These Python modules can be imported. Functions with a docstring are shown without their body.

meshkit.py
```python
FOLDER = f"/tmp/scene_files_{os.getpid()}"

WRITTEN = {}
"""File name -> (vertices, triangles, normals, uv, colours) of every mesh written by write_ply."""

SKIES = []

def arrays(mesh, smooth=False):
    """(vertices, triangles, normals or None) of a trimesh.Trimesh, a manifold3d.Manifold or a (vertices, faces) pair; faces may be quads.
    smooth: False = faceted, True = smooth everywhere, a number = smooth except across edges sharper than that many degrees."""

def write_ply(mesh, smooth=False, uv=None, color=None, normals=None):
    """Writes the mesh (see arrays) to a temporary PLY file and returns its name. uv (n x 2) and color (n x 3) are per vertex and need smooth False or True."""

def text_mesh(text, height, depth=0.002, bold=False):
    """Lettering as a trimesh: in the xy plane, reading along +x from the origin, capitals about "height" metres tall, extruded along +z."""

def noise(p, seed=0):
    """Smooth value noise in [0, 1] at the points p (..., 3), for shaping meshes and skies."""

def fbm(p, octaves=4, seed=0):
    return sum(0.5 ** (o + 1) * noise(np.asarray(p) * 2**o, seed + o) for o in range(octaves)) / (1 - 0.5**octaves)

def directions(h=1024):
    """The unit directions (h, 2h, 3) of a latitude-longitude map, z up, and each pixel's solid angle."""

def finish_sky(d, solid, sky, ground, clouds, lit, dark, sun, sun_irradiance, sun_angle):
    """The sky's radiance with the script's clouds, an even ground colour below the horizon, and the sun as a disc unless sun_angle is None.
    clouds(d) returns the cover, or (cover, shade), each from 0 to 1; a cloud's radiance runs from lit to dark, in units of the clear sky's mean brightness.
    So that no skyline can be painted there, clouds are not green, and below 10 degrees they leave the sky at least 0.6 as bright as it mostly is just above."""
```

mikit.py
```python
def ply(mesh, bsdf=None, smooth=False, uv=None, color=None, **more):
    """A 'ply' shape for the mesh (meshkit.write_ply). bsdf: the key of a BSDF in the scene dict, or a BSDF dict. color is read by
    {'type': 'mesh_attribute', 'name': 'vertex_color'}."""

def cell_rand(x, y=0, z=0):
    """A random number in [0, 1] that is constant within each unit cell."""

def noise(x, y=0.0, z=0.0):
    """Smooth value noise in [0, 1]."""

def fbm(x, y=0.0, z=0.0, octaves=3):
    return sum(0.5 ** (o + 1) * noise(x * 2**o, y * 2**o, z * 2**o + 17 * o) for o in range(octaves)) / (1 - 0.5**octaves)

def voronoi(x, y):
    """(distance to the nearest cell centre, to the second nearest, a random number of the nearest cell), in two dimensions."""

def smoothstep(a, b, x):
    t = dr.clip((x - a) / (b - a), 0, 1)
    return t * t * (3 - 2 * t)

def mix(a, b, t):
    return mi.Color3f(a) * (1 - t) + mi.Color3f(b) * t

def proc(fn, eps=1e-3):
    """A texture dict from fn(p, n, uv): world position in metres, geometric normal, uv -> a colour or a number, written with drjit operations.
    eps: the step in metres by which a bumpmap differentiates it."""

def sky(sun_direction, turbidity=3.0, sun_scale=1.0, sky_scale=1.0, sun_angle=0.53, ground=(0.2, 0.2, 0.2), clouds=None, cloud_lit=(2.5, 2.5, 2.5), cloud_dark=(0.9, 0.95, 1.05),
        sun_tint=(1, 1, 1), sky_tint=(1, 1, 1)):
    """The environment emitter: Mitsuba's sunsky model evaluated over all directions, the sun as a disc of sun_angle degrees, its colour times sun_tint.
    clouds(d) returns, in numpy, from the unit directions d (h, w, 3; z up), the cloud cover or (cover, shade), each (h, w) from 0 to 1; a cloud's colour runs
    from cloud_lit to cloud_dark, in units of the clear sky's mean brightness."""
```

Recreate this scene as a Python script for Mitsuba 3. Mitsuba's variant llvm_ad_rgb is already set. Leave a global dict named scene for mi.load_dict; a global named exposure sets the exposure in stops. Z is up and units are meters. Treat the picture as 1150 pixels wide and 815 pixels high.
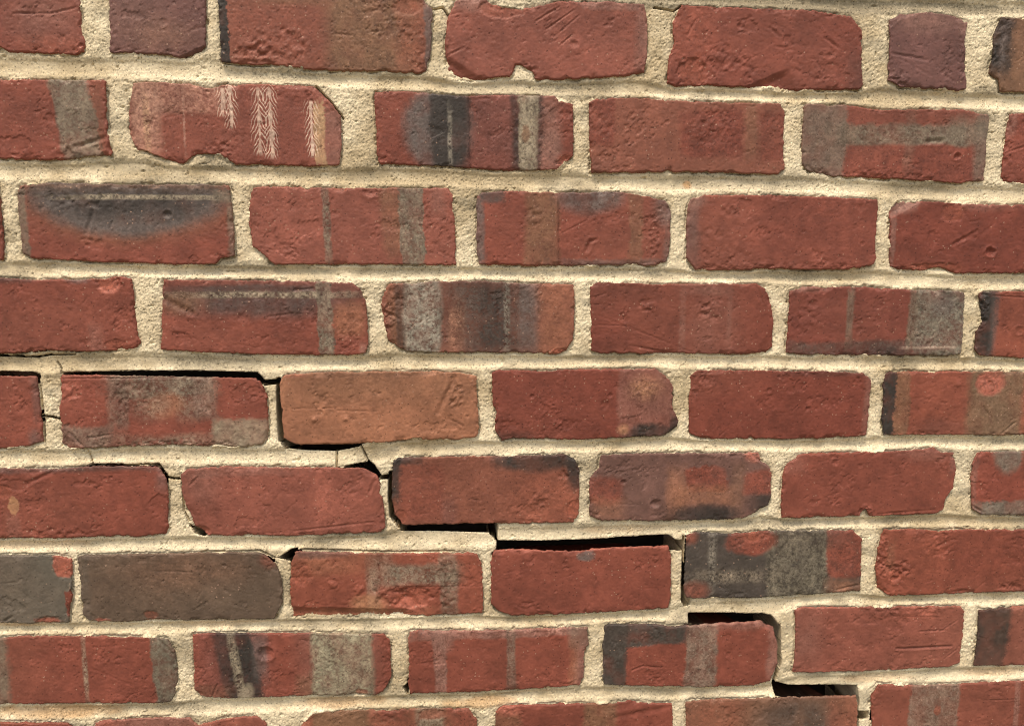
import numpy as np, drjit as dr, mitsuba as mi, mikit, meshkit
import shapely
from shapely.geometry import Polygon, LineString
from scipy import ndimage
from scipy.spatial import cKDTree

T = mi.ScalarTransform4f
scene, labels = {}, {}

# ------------------------------------------------------------------ camera, sky, exposure
CAM, TARGET, UP = [-0.0553, -0.7518, 1.1785], [0.0174, 0.2371, 1.0489], [0.0123, 0.1291, 0.9916]
FOV = 69.426
PITCH = 91.21

scene['camera'] = {'type': 'perspective', 'fov': FOV, 'fov_axis': 'x', 'near_clip': 0.01, 'far_clip': 200.0,
                   'to_world': T().look_at(origin=CAM, target=TARGET, up=UP)}
# bright overcast, the sun a broad glow high behind the camera's left shoulder
# (an overcast sky is about three times brighter overhead than at the horizon)
scene['sky'] = mikit.sky([-0.22, -0.42, 1.0], turbidity=3, sun_scale=0.3, sun_angle=11, ground=(.12, .11, .09),
                         clouds=lambda d: (1.0, (1 - np.clip(d[..., 2], 0, 1)) ** 1.3), cloud_lit=(2.3, 2.27, 2.2), cloud_dark=(.5, .51, .53))
exposure = 3.0

# ------------------------------------------------------------------ data: outlines in millimetres on the wall's face
BRICKS = [
 ('A',-481.3,1412.0,'red',None,
  [(-74.0,35.6),(80.3,36.3),(78.7,5.0),(78.3,-10.8),(81.3,-24.2),(79.8,-33.0),(72.3,-36.3),(44.5,-35.2),(24.6,-34.7),(11.2,-34.2),(5.3,-29.5),(-4.5,-32.9),(-81.2,-33.4)],
  [('ored',49.9,-27.2,28.7,9.5,0.5,0.4,8,-0.0,0.15),('mauve',43.1,-3.6,31.7,19.7,0.35,0.8,2,-0.0,0.15)],
  [('groove',19.7,-0.2,53.7,0.5,1.6,0.8),('groove',53.7,0.5,75.6,6.5,1.6,0.8),('crumb',75.2,-29.9,7.2,6.4,1.2),('pit',43.2,-2.0,1.6,0.6)]),
 ('A',-332.2,1413.0,'purple','small purple header brick at the top left of the wall',
  [(-42.6,35.9),(46.7,38.1),(44.2,6.4),(42.3,-27.2),(37.2,-31.3),(18.8,-38.1),(8.3,-35.8),(-16.1,-34.7),(-36.3,-35.0),(-46.8,-34.4),(-44.7,-16.8),(-44.6,-3.4)],
  [('brown',1.2,-18.3,28.5,14.4,0.45,0.8,2,-0.0,0.15),('mauve',-22.0,-2.9,32.3,19.8,0.3,0.8,2,-0.0,0.15)],
  [('facet',42.4,-25.6,18.9,-35.7,0.6),('pit',4.4,-6.3,4.1,0.7),('groove',29.2,-13.0,43.3,-9.5,1.6,0.6),('crumb',-42.2,-14.4,4.0,4.0,1)]),
 ('A',-176.3,1401.8,'brred','brown and red brick with a black left edge near the top of the wall',
  [(-100.9,36.9),(87.6,37.3),(95.9,26.9),(100.9,22.2),(99.8,4.2),(97.6,-23.7),(93.1,-35.4),(86.2,-37.2),(37.5,-36.3),(12.1,-36.7),(-25.7,-34.8),(-57.3,-31.2),(-67.3,-32.2),(-90.5,-31.0),(-100.3,-29.5),(-100.7,-6.1)],
  [('red',-44.5,-4.2,43.2,25.1,0.45,0.5,4,-0.0,0.15),('umber',44.5,2.3,43.9,43.1,0.95,0.25,6,-0.0,0.15),('umber',-28.0,33.0,33.1,10.4,0.6,0.4,8,-0.0,0.15),('ored',79.9,-8.8,13.6,26.6,0.5,0.5,8,-0.0,0.15),('char',-98.2,4.0,7.0,38.1,0.95,0.15,10,-0.0,0.15),('slate',98.3,-4.0,5.6,34.4,0.7,0.3,8,-0.0,0.15),('ored',77.1,23.3,12.9,7.2,0.55,0.3,2.5,0,0.2)],
  [('crumb',-41.6,-14.7,29.2,18.3,0.9),('crumb',-71.8,-20.1,16.6,9.9,1.2),('chip',77.1,23.3,13.6,7.6,1.4),('groove',37.7,-1.1,55.5,0.9,1.3,0.6),('groove',27.3,-10.2,44.0,-16.4,1.3,0.4),('crumb',86.4,-27.2,8.6,12.0,1),('groove',6.5,-2.5,23.2,-3.8,1.7,0.7)]),
 ('A',35.7,1396.8,'dusty','broad red brick with a notch chipped out of its lower edge',
  [(-88.8,35.0),(-60.5,38.0),(-53.7,32.5),(-34.7,31.3),(-26.9,29.8),(-1.8,32.8),(9.5,36.3),(53.3,37.3),(94.8,35.7),(99.2,16.7),(99.8,-14.3),(97.0,-27.9),(76.5,-32.4),(16.1,-35.8),(-12.1,-36.3),(-14.8,-29.6),(-26.1,-23.1),(-31.4,-23.2),(-36.7,-34.1),(-75.9,-38.1),(-88.8,-36.6),(-98.3,-30.1),(-99.8,-13.5),(-98.4,17.7)],
  [('mauve',95.4,6.6,8.0,26.7,0.6,0.6,8,-0.0,0.15),('mauve',67.8,35.5,33.0,5.4,0.65,0.4,6,-0.0,0.15),('mauve',-75.1,33.6,21.4,8.1,0.6,0.6,2,-0.0,0.15),('dred',-93.6,-32.5,10.8,7.5,0.4,0.5,8,-0.0,0.15),('ored',-43.4,28.6,22.1,8.2,0.55,0.3,2.5,0,0.2)],
  [('facet',-99.8,-13.5,-69.7,-33.0,0.5),('groove',-11.3,17.8,11.3,31.4,1.7,0.7),('groove',-2.6,9.7,25.3,28.4,1.4,0.7),('groove',6.2,3.3,30.6,23.6,1.4,0.5),('groove',13.2,-3.3,23.7,5.2,1.3,0.7),('pit',26.5,-8.0,7.9,-0.8),('pit',26.4,-3.0,4.4,0.8),('chip',-43.4,28.6,23.3,8.6,2.5),('crumb',-21.8,-30.5,12.3,8.8,1.6),('pit',-77.3,-9.8,2.2,0.8),('crumb',-92.7,-1.1,4.3,4.3,0.8),('groove',-97.2,-15.2,-82.5,-8.3,1.7,0.7)]),
 ('A',257.1,1392.8,'red',None,
  [(-89.3,39.7),(-1.8,38.2),(39.2,38.3),(62.3,35.4),(85.6,32.5),(97.4,20.8),(101.2,-32.5),(99.1,-36.9),(24.6,-39.6),(1.4,-37.4),(-63.6,-35.7),(-90.8,-37.0),(-101.3,-33.7),(-100.5,-12.5),(-96.3,2.8),(-96.9,23.7)],
  [('char',93.5,-22.2,9.3,18.1,0.45,0.8,8,-0.0,0.15),('ored',-79.8,19.9,22.4,25.1,0.35,0.6,8,-0.0,0.15),('ored',-75.8,-24.0,14.6,13.8,0.55,0.3,2.5,0,0.2)],
  [('chip',-75.8,-24.0,15.4,14.5,2.2),('facet',-26.1,-37.7,10.0,-22.6,0.55),('crumb',-45.3,-13.3,29.1,10.9,0.8),('groove',1.7,19.8,12.1,12.4,2.3,0.9),('groove',58.1,12.4,73.4,2.4,2.3,0.9),('crumb',62.7,-4.6,9.3,7.4,0.9),('groove',-82.2,11.4,-73.7,26.7,1.8,0.6),('pit',-28.4,20.9,3.6,0.7),('crumb',56.3,-24.5,9.3,7.4,0.8),('groove',8.8,3.0,16.2,1.4,1.8,0.7)]),
 ('A',425.4,1393.4,'purple','small purple header brick at the top right of the wall',
  [(-42.6,30.1),(-31.9,36.3),(0.8,37.9),(24.7,34.1),(39.3,29.2),(37.8,12.0),(42.6,-35.9),(33.2,-37.8),(-27.0,-35.1),(-40.7,-28.3),(-41.0,-15.3),(-41.1,6.2)],
  [('mauve',-0.5,31.0,37.6,12.0,0.6,0.7,2,-0.0,0.15),('mauve',35.8,24.9,6.6,8.6,0.5,0.4,8,-0.0,0.15)],
  [('groove',-38.6,-2.3,-0.5,-8.6,2.3,0.8),('crumb',-31.2,-28.2,15.1,8.5,1.4),('crumb',35.9,-11.5,5.7,17.2,1),('groove',-28.9,-7.4,4.5,-24.2,1.7,0.4)]),
 ('A',557.7,1388.7,'umber','brown brick with a charred left end at the top right corner',
  [(-57.4,39.8),(-33.4,38.6),(58.9,35.2),(65.0,-39.7),(-26.7,-33.8),(-52.0,-33.3),(-54.9,-21.9),(-65.1,-15.0),(-62.5,-0.1),(-63.7,24.2)],
  [('char',-55.1,13.9,12.4,30.3,0.95,0.4,5,-0.0,0.15),('slate',-53.7,8.7,3.8,22.6,0.6,0.6,2,-0.0,0.6),('red',30.5,3.6,31.7,46.1,0.7,0.2,8,-0.0,0.15)],
  [('crumb',-54.1,13.1,8.6,28.7,1)]),
 ('B',-481.8,1316.6,'red','red brick with one slanting grey band at the left edge of the photo',
  [(-91.1,36.6),(3.2,36.4),(97.8,37.0),(97.0,15.2),(96.8,-11.8),(98.6,-32.4),(78.1,-32.6),(65.6,-36.0),(37.1,-37.0),(-3.2,-35.6),(-98.6,-34.7)],
  [('grey',68.8,1.0,18.2,40.8,0.95,0.1,9,-0.12,0.25),('umber',88.8,2.0,4.9,40.0,0.3,0.5,8,-0.0,0.15)],
  [('groove',48.3,32.3,47.2,-0.9,2.0,0.9),('groove',65.6,-25.2,94.9,-15.1,3.3,1.3),('crumb',68.2,9.1,4.9,4.0,1),('crumb',20.1,-27.3,3.2,3.2,0.7),('crumb',54.1,-27.0,14.6,8.1,0.6)]),
 ('B',-265.5,1314.1,'dusty','red brick streaked with white feathery mineral deposits',
  [(-94.3,37.5),(-72.2,38.6),(-41.1,37.4),(-20.7,32.8),(-10.6,37.1),(21.0,37.5),(73.8,37.5),(79.5,31.8),(88.5,23.6),(100.0,9.6),(99.9,-18.1),(96.7,-36.7),(71.0,-38.6),(17.5,-37.2),(-3.5,-37.4),(-14.0,-29.1),(-22.3,-27.5),(-39.0,-27.6),(-52.1,-36.9),(-66.0,-33.7),(-78.1,-27.9),(-94.3,-23.9),(-99.9,-9.1),(-99.3,11.4)],
  [('red',-35.7,-13.4,37.5,23.2,0.8,0.06,8,-0.0,0),('red',36.8,-1.9,36.2,39.1,0.6,0.15,8,-0.0,0),('bloom',-84.1,6.7,14.0,33.6,0.55,0.35,6,-0.0,0.5),('bloom',-51.6,26.3,42.0,15.9,0.35,0.2,7,-0.0,0.5),('buff',-83.3,-0.7,2.9,23.0,0.5,0.8,4,-0.0,0.8),('white',-11.4,20.7,8.3,14.0,0.85,-1,8,-0.0,0),('white',-4.1,17.1,7.5,21.8,0.85,-1,8,-0.0,0),('white',21.9,3.3,8.4,32.8,0.85,-1,8,-0.0,0),('white',32.9,3.0,8.4,35.7,0.85,-1,8,-0.0,0),('buff',79.3,-9.0,5.5,30.2,0.8,0.15,8,-0.0,0.15),('white',71.5,-3.2,7.6,27.6,0.85,-1,8,-0.0,0),('mauve',93.3,-10.6,8.5,26.9,0.5,0.3,8,-0.0,0.15),('white',-48.5,1.7,1.2,30.9,0.12,0.5,6,-0.0,0.7)],
  [('chip',-37.4,-13.5,36.6,24.1,0.7),('crumb',-13.7,-23.2,11.7,10.1,1),('chip',58.0,20.7,4.2,5.9,0.8),('facet',78.0,35.9,102.4,6.3,0.4),('crumb',70.9,28.3,6.8,6.8,1)]),
 ('B',-35.6,1309.8,'red','brick with a charcoal band and a narrower grey band',
  [(-97.7,36.8),(-60.9,37.3),(-35.1,35.1),(-6.5,33.9),(37.2,36.1),(79.5,35.0),(82.2,30.0),(97.3,28.5),(97.7,-22.1),(81.6,-36.1),(37.0,-37.2),(-2.8,-34.9),(-27.4,-33.4),(-94.4,-31.3),(-96.8,-23.6),(-97.4,18.5)],
  [('slate',-36.5,1.5,34.8,37.2,0.95,0.2,2,-0.0,0.15),('char',-25.6,2.4,19.6,38.1,0.85,0.22,6,-0.0,0.15),('lgrey',-24.8,-8.2,2.2,27.6,0.7,0.5,6,-0.0,0.7),('purple',17.3,0.3,23.3,40.9,0.5,0.35,8,-0.0,0.15),('mauve',74.3,-0.4,10.7,39.0,0.7,0.45,8,-0.0,0.15),('char',51.3,0.7,15.0,41.0,0.8,0.25,8,-0.0,0.3),('ltaupe',52.6,0.7,9.3,41.0,0.9,0.18,8,-0.0,0.3),('umber',50.4,-1.0,4.4,8.5,0.7,0.3,2,-0.0,0.15),('red',91.1,20.3,11.6,14.9,0.6,0.5,8,-0.0,0.15),('ored',90.6,-29.1,8.5,6.8,0.55,0.3,2.5,0,0.2)],
  [('groove',-5.6,37.2,-5.5,-38.4,1.4,1.6),('crumb',39.8,-1.1,2.7,35.3,0.8),('crumb',64.6,-0.9,2.7,35.5,0.8),('chip',90.6,-29.1,9.0,7.2,1.4),('crumb',88.5,16.4,7.1,8.9,0.8),('crumb',-90.8,-26.1,3.5,4.3,0.8),('pit',-60.8,-2.1,1.7,0.8),('groove',-22.3,15.2,-23.0,-31.6,2.6,0.5)]),
 ('B',179.0,1307.4,'brred','brown washed brick with darker red rectangular patches',
  [(-101.3,31.9),(-95.1,35.4),(-54.8,36.8),(-12.3,34.8),(82.0,33.4),(94.0,33.5),(99.0,25.8),(99.1,4.0),(101.2,-31.3),(94.4,-36.7),(83.2,-36.7),(3.3,-34.6),(-44.3,-35.7),(-98.8,-36.1),(-100.9,-6.6)],
  [('dred',-90.8,15.4,16.6,24.4,0.75,0.12,7,-0.0,0.15),('dred',23.3,4.1,32.1,23.5,0.75,0.15,7,-0.0,0.15),('dred',47.2,3.4,8.3,26.2,0.5,0.15,7,-0.0,0.15),('dred',87.6,0.8,14.4,24.1,0.7,0.15,7,-0.0,0.15),('umber',64.5,8.9,5.5,27.9,0.4,0.3,8,-0.0,0.15)],
  [('crumb',-88.5,10.7,12.6,10.8,0.7),('crumb',23.9,11.9,27.5,18.3,0.6),('pit',-22.7,14.0,2.7,0.8),('crumb',88.5,12.6,5.6,7.4,0.6),('crumb',-80.7,-32.5,36.2,5.4,0.8)]),
 ('B',396.9,1302.1,'red','brick with a grey T-shaped wash around two red panels',
  [(-99.6,35.7),(-96.0,39.2),(-82.0,38.5),(-74.4,36.9),(-58.6,38.8),(-25.4,34.0),(34.4,34.7),(74.7,35.2),(97.3,30.1),(99.5,26.6),(98.7,2.5),(98.0,-36.4),(69.0,-39.3),(2.9,-35.1),(-64.0,-32.8),(-89.8,-28.5),(-97.7,-21.4),(-99.6,9.5)],
  [('taupe',-78.2,2.6,24.4,40.5,0.95,0.12,9,-0.0,0.1),('grey',18.1,9.3,82.2,10.2,0.9,0.3,8,-0.0,0.3),('taupe',95.3,-3.9,10.7,35.0,0.85,0.35,8,-0.0,0.15),('grey',74.4,14.7,27.0,12.5,0.7,0.6,2,-0.0,0.15),('red',13.4,-20.2,66.2,18.4,0.7,0.12,9,-0.0,0.15),('grey',13.7,4.4,4.8,29.3,0.35,0.6,6,-0.0,0.4)],
  [('groove',32.0,2.7,49.2,3.8,3.8,1.6),('pit',66.9,-12.2,3.9,2),('crumb',69.2,-17.6,4.8,4.8,0.7),('crumb',-4.1,-30.6,57.5,5.8,0.8),('crumb',-93.7,-25.8,5.6,5.6,0.6)]),
 ('B',618.1,1294.7,'red',None,
  [(-99.8,38.7),(-85.3,39.8),(93.9,33.7),(103.0,-39.8),(-78.6,-32.4),(-98.6,-29.8),(-103.0,-24.3),(-101.8,7.3)],
  [('mauve',-97.8,28.0,5.8,10.7,0.5,0.6,4,-0.0,0.6)],
  [('groove',-101.1,-0.8,-82.1,5.7,2.0,0.7),('crumb',-96.4,1.1,4.9,13.7,1)]),
 ('C',-587.2,1222.7,'red',None,
  [(-89.8,35.0),(97.9,36.8),(97.7,6.9),(98.4,-3.1),(97.6,-30.9),(96.2,-36.8),(-98.5,-36.4)],
  [],
  [('crumb',96.6,-5.6,3.3,16.3,1)]),
 ('C',-372.6,1220.0,'red','red brick with a large blue grey scorch along its upper half',
  [(-98.4,36.3),(-73.8,38.9),(8.2,37.7),(70.7,38.0),(98.3,36.5),(98.7,28.0),(100.9,-13.0),(100.0,-31.1),(85.4,-32.8),(81.7,-38.9),(45.2,-38.8),(-38.5,-36.0),(-92.0,-32.5),(-100.7,-29.1),(-100.9,-2.1),(-100.8,27.2)],
  [('umber',1.5,25.1,99.5,42.0,0.6,0.3,2,-0.0,0.15),('slate',1.6,25.9,88.7,36.1,1.0,0.2,2,-0.0,0.12),('char',-1.0,25.1,87.0,18.5,0.75,0.7,2,-0.0,0.35),('char',6.5,13.3,41.6,10.1,0.4,0.9,2,-0.0,0.6),('umber',0.5,34.3,100.1,4.2,0.5,0.5,8,-0.0,0.15),('dslate',0.2,30.5,95.2,4.6,0.8,0.35,8,-0.0,0.45),('ltaupe',19.0,25.6,78.2,2.5,0.75,0.35,8,-0.0,0.6),('grey',-99.5,-0.4,6.9,33.6,0.8,0.25,8,-0.0,0.15),('grey',91.9,27.1,9.3,6.8,0.7,0.4,8,-0.0,0.15),('grey',99.6,-5.3,5.1,29.2,0.6,0.4,8,-0.0,0.15)],
  [('groove',-31.7,11.5,-39.0,-8.8,3.3,1.1),('groove',-40.2,-13.9,-34.5,-15.6,2.5,0.8),('pit',38.0,9.1,4.2,1.6),('groove',-15.1,1.4,-16.2,-3.7,1.7,0.8),('crumb',-67.2,19.8,20.5,9.8,0.9),('crumb',-26.0,21.6,33.0,6.6,0.8),('crumb',88.0,-32.9,11.9,5.1,1.2),('pit',-37.8,-14.7,2.5,-0.8)]),
 ('C',-156.9,1218.1,'dusty','red brick with a grey vertical stripe near its right end',
  [(-96.3,36.8),(-86.1,38.5),(-29.8,37.1),(36.8,37.4),(93.6,37.7),(98.0,31.6),(100.2,0.3),(101.5,-38.5),(79.2,-38.4),(13.0,-37.4),(-79.2,-37.1),(-94.8,-22.3),(-98.1,-19.7),(-101.5,0.1),(-99.6,21.5)],
  [('umber',37.8,5.9,10.5,33.4,0.65,0.4,4,-0.078,0.15),('grey',57.8,1.1,12.3,42.7,0.95,0.08,10,-0.031,0.3),('grey',-25.9,1.0,3.5,40.6,0.75,0.3,8,-0.032,0.6),('mauve',83.8,27.3,7.0,14.7,0.3,0.7,8,-0.0,0.15),('ored',-10.9,36.3,5.7,3.3,0.55,0.3,2.5,0,0.2)],
  [('facet',-99.0,-20.6,-77.6,-39.8,0.8),('pit',17.6,34.7,6.9,2.2),('chip',-10.9,36.3,6.0,3.4,1.6),('groove',-29.0,36.2,-24.6,-36.4,1.3,0.6),('facet',101.4,26.5,86.6,38.5,0.35),('groove',79.5,-22.5,100.7,-33.2,1.8,0.5),('crumb',-83.0,12.1,12.8,10.2,0.5)]),
 ('C',63.7,1216.0,'red','red brick with a blue grey scorched top edge and right corner',
  [(-98.8,31.2),(-93.5,34.7),(-73.9,37.4),(-17.5,35.9),(45.8,36.2),(77.9,31.9),(94.5,27.6),(99.4,18.7),(99.0,-19.8),(96.1,-33.4),(84.1,-37.0),(17.6,-36.8),(-39.9,-37.5),(-62.5,-36.6),(-96.7,-35.6),(-99.3,-26.7),(-99.1,2.4)],
  [('slate',-96.9,-0.2,6.7,37.8,0.8,0.35,8,-0.0,0.15),('dslate',-82.8,32.2,11.6,7.0,0.85,0.4,4,-0.0,0.15),('umber',-33.2,-0.2,16.7,38.0,0.75,0.3,8,-0.0,0.15),('slate',16.8,32.6,34.4,17.6,0.85,0.35,2,-0.0,0.3),('umber',63.4,-0.1,6.9,38.4,0.6,0.3,8,-0.0,0.15),('slate',97.4,22.2,14.8,19.5,0.85,0.5,2,-0.0,0.3),('slate',42.4,-35.9,56.2,4.5,0.6,0.5,8,-0.0,0.15),('slate',98.6,-24.3,7.4,19.9,0.6,0.6,2,-0.0,0.15)],
  [('groove',-16.6,35.9,-15.3,-36.7,1.4,1.6),('groove',12.8,-21.5,16.4,-12.6,3.7,1.6),('groove',16.4,-12.6,22.8,-10.8,2.7,1.1),('crumb',-40.0,12.2,11.7,10.8,1),('crumb',40.8,10.6,32.0,7.3,0.7),('crumb',-54.3,-4.6,5.4,18.0,0.6),('crumb',82.4,-4.5,7.4,27.7,1),('groove',-12.8,-4.6,13.4,8.7,1.4,0.5)]),
 ('C',280.9,1211.8,'red',None,
  [(-100.4,27.4),(-97.8,34.5),(-84.0,38.1),(-16.0,38.4),(5.7,37.6),(41.7,36.8),(100.1,34.4),(101.5,28.0),(100.2,-4.8),(101.6,-26.0),(98.6,-33.4),(69.8,-37.9),(-14.6,-36.7),(-58.1,-38.4),(-91.0,-37.4),(-100.8,-24.7),(-101.7,6.9)],
  [('slate',-97.8,0.6,8.4,35.0,0.5,0.7,8,-0.0,0.15),('mauve',-92.2,33.6,11.1,7.1,0.6,0.6,2,-0.0,0.15)],
  [('crumb',-56.6,24.0,13.1,7.5,0.8),('crumb',-74.4,-0.3,13.1,6.5,0.8),('crumb',85.2,27.1,11.5,6.7,0.7),('crumb',-53.1,-21.1,18.8,11.3,0.5),('pit',21.7,1.5,2.4,0.7),('pit',85.6,-11.2,2.9,0.7),('crumb',2.5,-35.0,95.4,4.8,1)]),
 ('C',503.4,1206.8,'dred','dark red brick with a round pit and a chipped top',
  [(-108.3,30.3),(-102.1,38.5),(-73.0,37.7),(-24.1,35.1),(38.0,34.4),(103.0,32.8),(108.3,-38.5),(44.6,-37.3),(-30.1,-37.1),(-51.4,-30.5),(-67.8,-34.1),(-92.4,-33.1),(-103.4,-29.4),(-105.1,-18.3)],
  [('mauve',-93.2,35.8,16.4,10.0,0.85,0.4,2,-0.0,0.15),('mauve',-103.5,1.6,2.9,28.0,0.6,0.5,8,-0.0,0.15),('mauve',-6.4,34.3,29.5,5.5,0.4,0.8,2,-0.0,0.15),('ored',-40.0,25.9,12.1,9.3,0.55,0.3,2.5,0,0.2),('ored',-55.1,-33.2,28.1,6.5,0.55,0.3,2.5,0,0.2)],
  [('facet',-105.6,19.4,-75.9,36.8,0.5),('chip',-40.0,25.9,12.7,9.8,1.5),('pit',4.7,-14.7,5.5,2.6),('chip',-55.1,-33.2,29.5,6.9,1.6),('groove',-37.4,-7.2,-12.9,6.7,3.0,0.8),('crumb',-23.0,-2.6,14.8,11.8,0.5),('crumb',-84.6,-32.2,19.6,3.9,1.4)]),
 ('D',-480.3,1132.7,'red',None,
  [(-103.8,37.4),(-14.6,36.2),(12.4,34.3),(53.8,34.2),(76.3,34.9),(79.6,34.1),(93.2,37.5),(108.1,34.8),(108.6,16.6),(108.8,-18.4),(111.6,-27.3),(105.1,-35.2),(58.5,-36.4),(20.8,-35.1),(-10.3,-37.4),(-21.1,-37.3),(-111.6,-37.1)],
  [('char',-13.0,35.3,26.2,4.3,0.7,0.6,4,-0.0,0.15),('slate',55.5,35.0,10.0,4.3,0.6,0.6,2,-0.0,0.15),('mauve',70.4,-23.3,6.7,12.3,0.35,0.5,5,-0.0,0.4),('pink',85.6,24.5,9.2,5.2,0.8,0.3,2,-0.0,0.15),('ored',86.0,30.6,10.3,8.0,0.55,0.3,2.5,0,0.2),('ored',88.5,-30.6,9.7,5.6,0.55,0.3,2.5,0,0.2)],
  [('chip',86.0,30.6,10.9,8.4,3.2),('crumb',95.4,32.3,6.7,5.0,1.6),('chip',88.5,-30.6,10.2,5.9,1.5),('crumb',59.1,-27.6,6.7,6.7,0.7),('crumb',16.4,13.7,5.0,4.1,0.8),('crumb',12.3,-36.8,50.1,4.2,1)]),
 ('D',-247.4,1128.2,'red','red brick with a smoky upper half and a crossing grey stripe',
  [(-96.2,38.3),(-5.8,37.1),(53.1,36.0),(88.0,34.0),(94.9,29.6),(100.7,15.3),(101.8,-7.0),(102.2,-25.1),(99.2,-36.8),(78.7,-38.4),(-9.2,-36.5),(-69.7,-33.1),(-102.2,-30.9),(-99.2,3.5)],
  [('dslate',-4.8,21.3,96.7,21.1,0.75,0.4,2,-0.0,0.15),('ltaupe',7.4,23.0,93.5,3.1,0.7,0.5,8,-0.0,0.7),('red',-22.1,37.2,76.4,4.4,0.6,0.5,8,-0.0,0.15),('grey',60.1,-0.4,7.5,40.2,0.9,0.12,10,-0.011,0.45),('tan',83.9,-1.5,15.4,17.9,0.6,0.4,4,-0.0,0.15),('umber',-78.0,15.6,21.3,10.5,0.6,0.6,2,-0.0,0.15),('mauve',98.4,-32.7,4.4,6.8,0.5,0.5,8,-0.0,0.15)],
  [('groove',-92.4,17.4,-72.5,6.8,5.1,1.4),('crumb',-70.1,5.0,8.5,5.1,1),('pit',-88.1,-10.7,5.1,-0.8),('groove',-69.7,-18.0,-58.2,-28.8,1.0,0.5),('groove',-31.3,-25.5,-2.8,-30.3,0.9,0.4),('crumb',38.8,27.2,13.1,4.4,0.8),('groove',30.1,27.3,49.4,28.9,1.7,1),('crumb',85.9,-7.8,12.4,12.4,0.5),('groove',3.0,0.9,29.2,4.3,1.7,0.6)]),
 ('D',-33.3,1126.3,'brred','sooty brick mottled grey,black and rust',
  [(-94.5,30.5),(-89.1,35.8),(-66.9,34.8),(-44.6,37.4),(0.1,38.1),(34.4,35.2),(96.4,34.0),(98.4,20.4),(96.9,-23.5),(89.6,-34.5),(80.3,-38.1),(34.2,-35.7),(-23.2,-35.1),(-72.8,-33.6),(-81.7,-28.9),(-92.3,-22.5),(-96.3,-5.3),(-98.5,14.5)],
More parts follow.
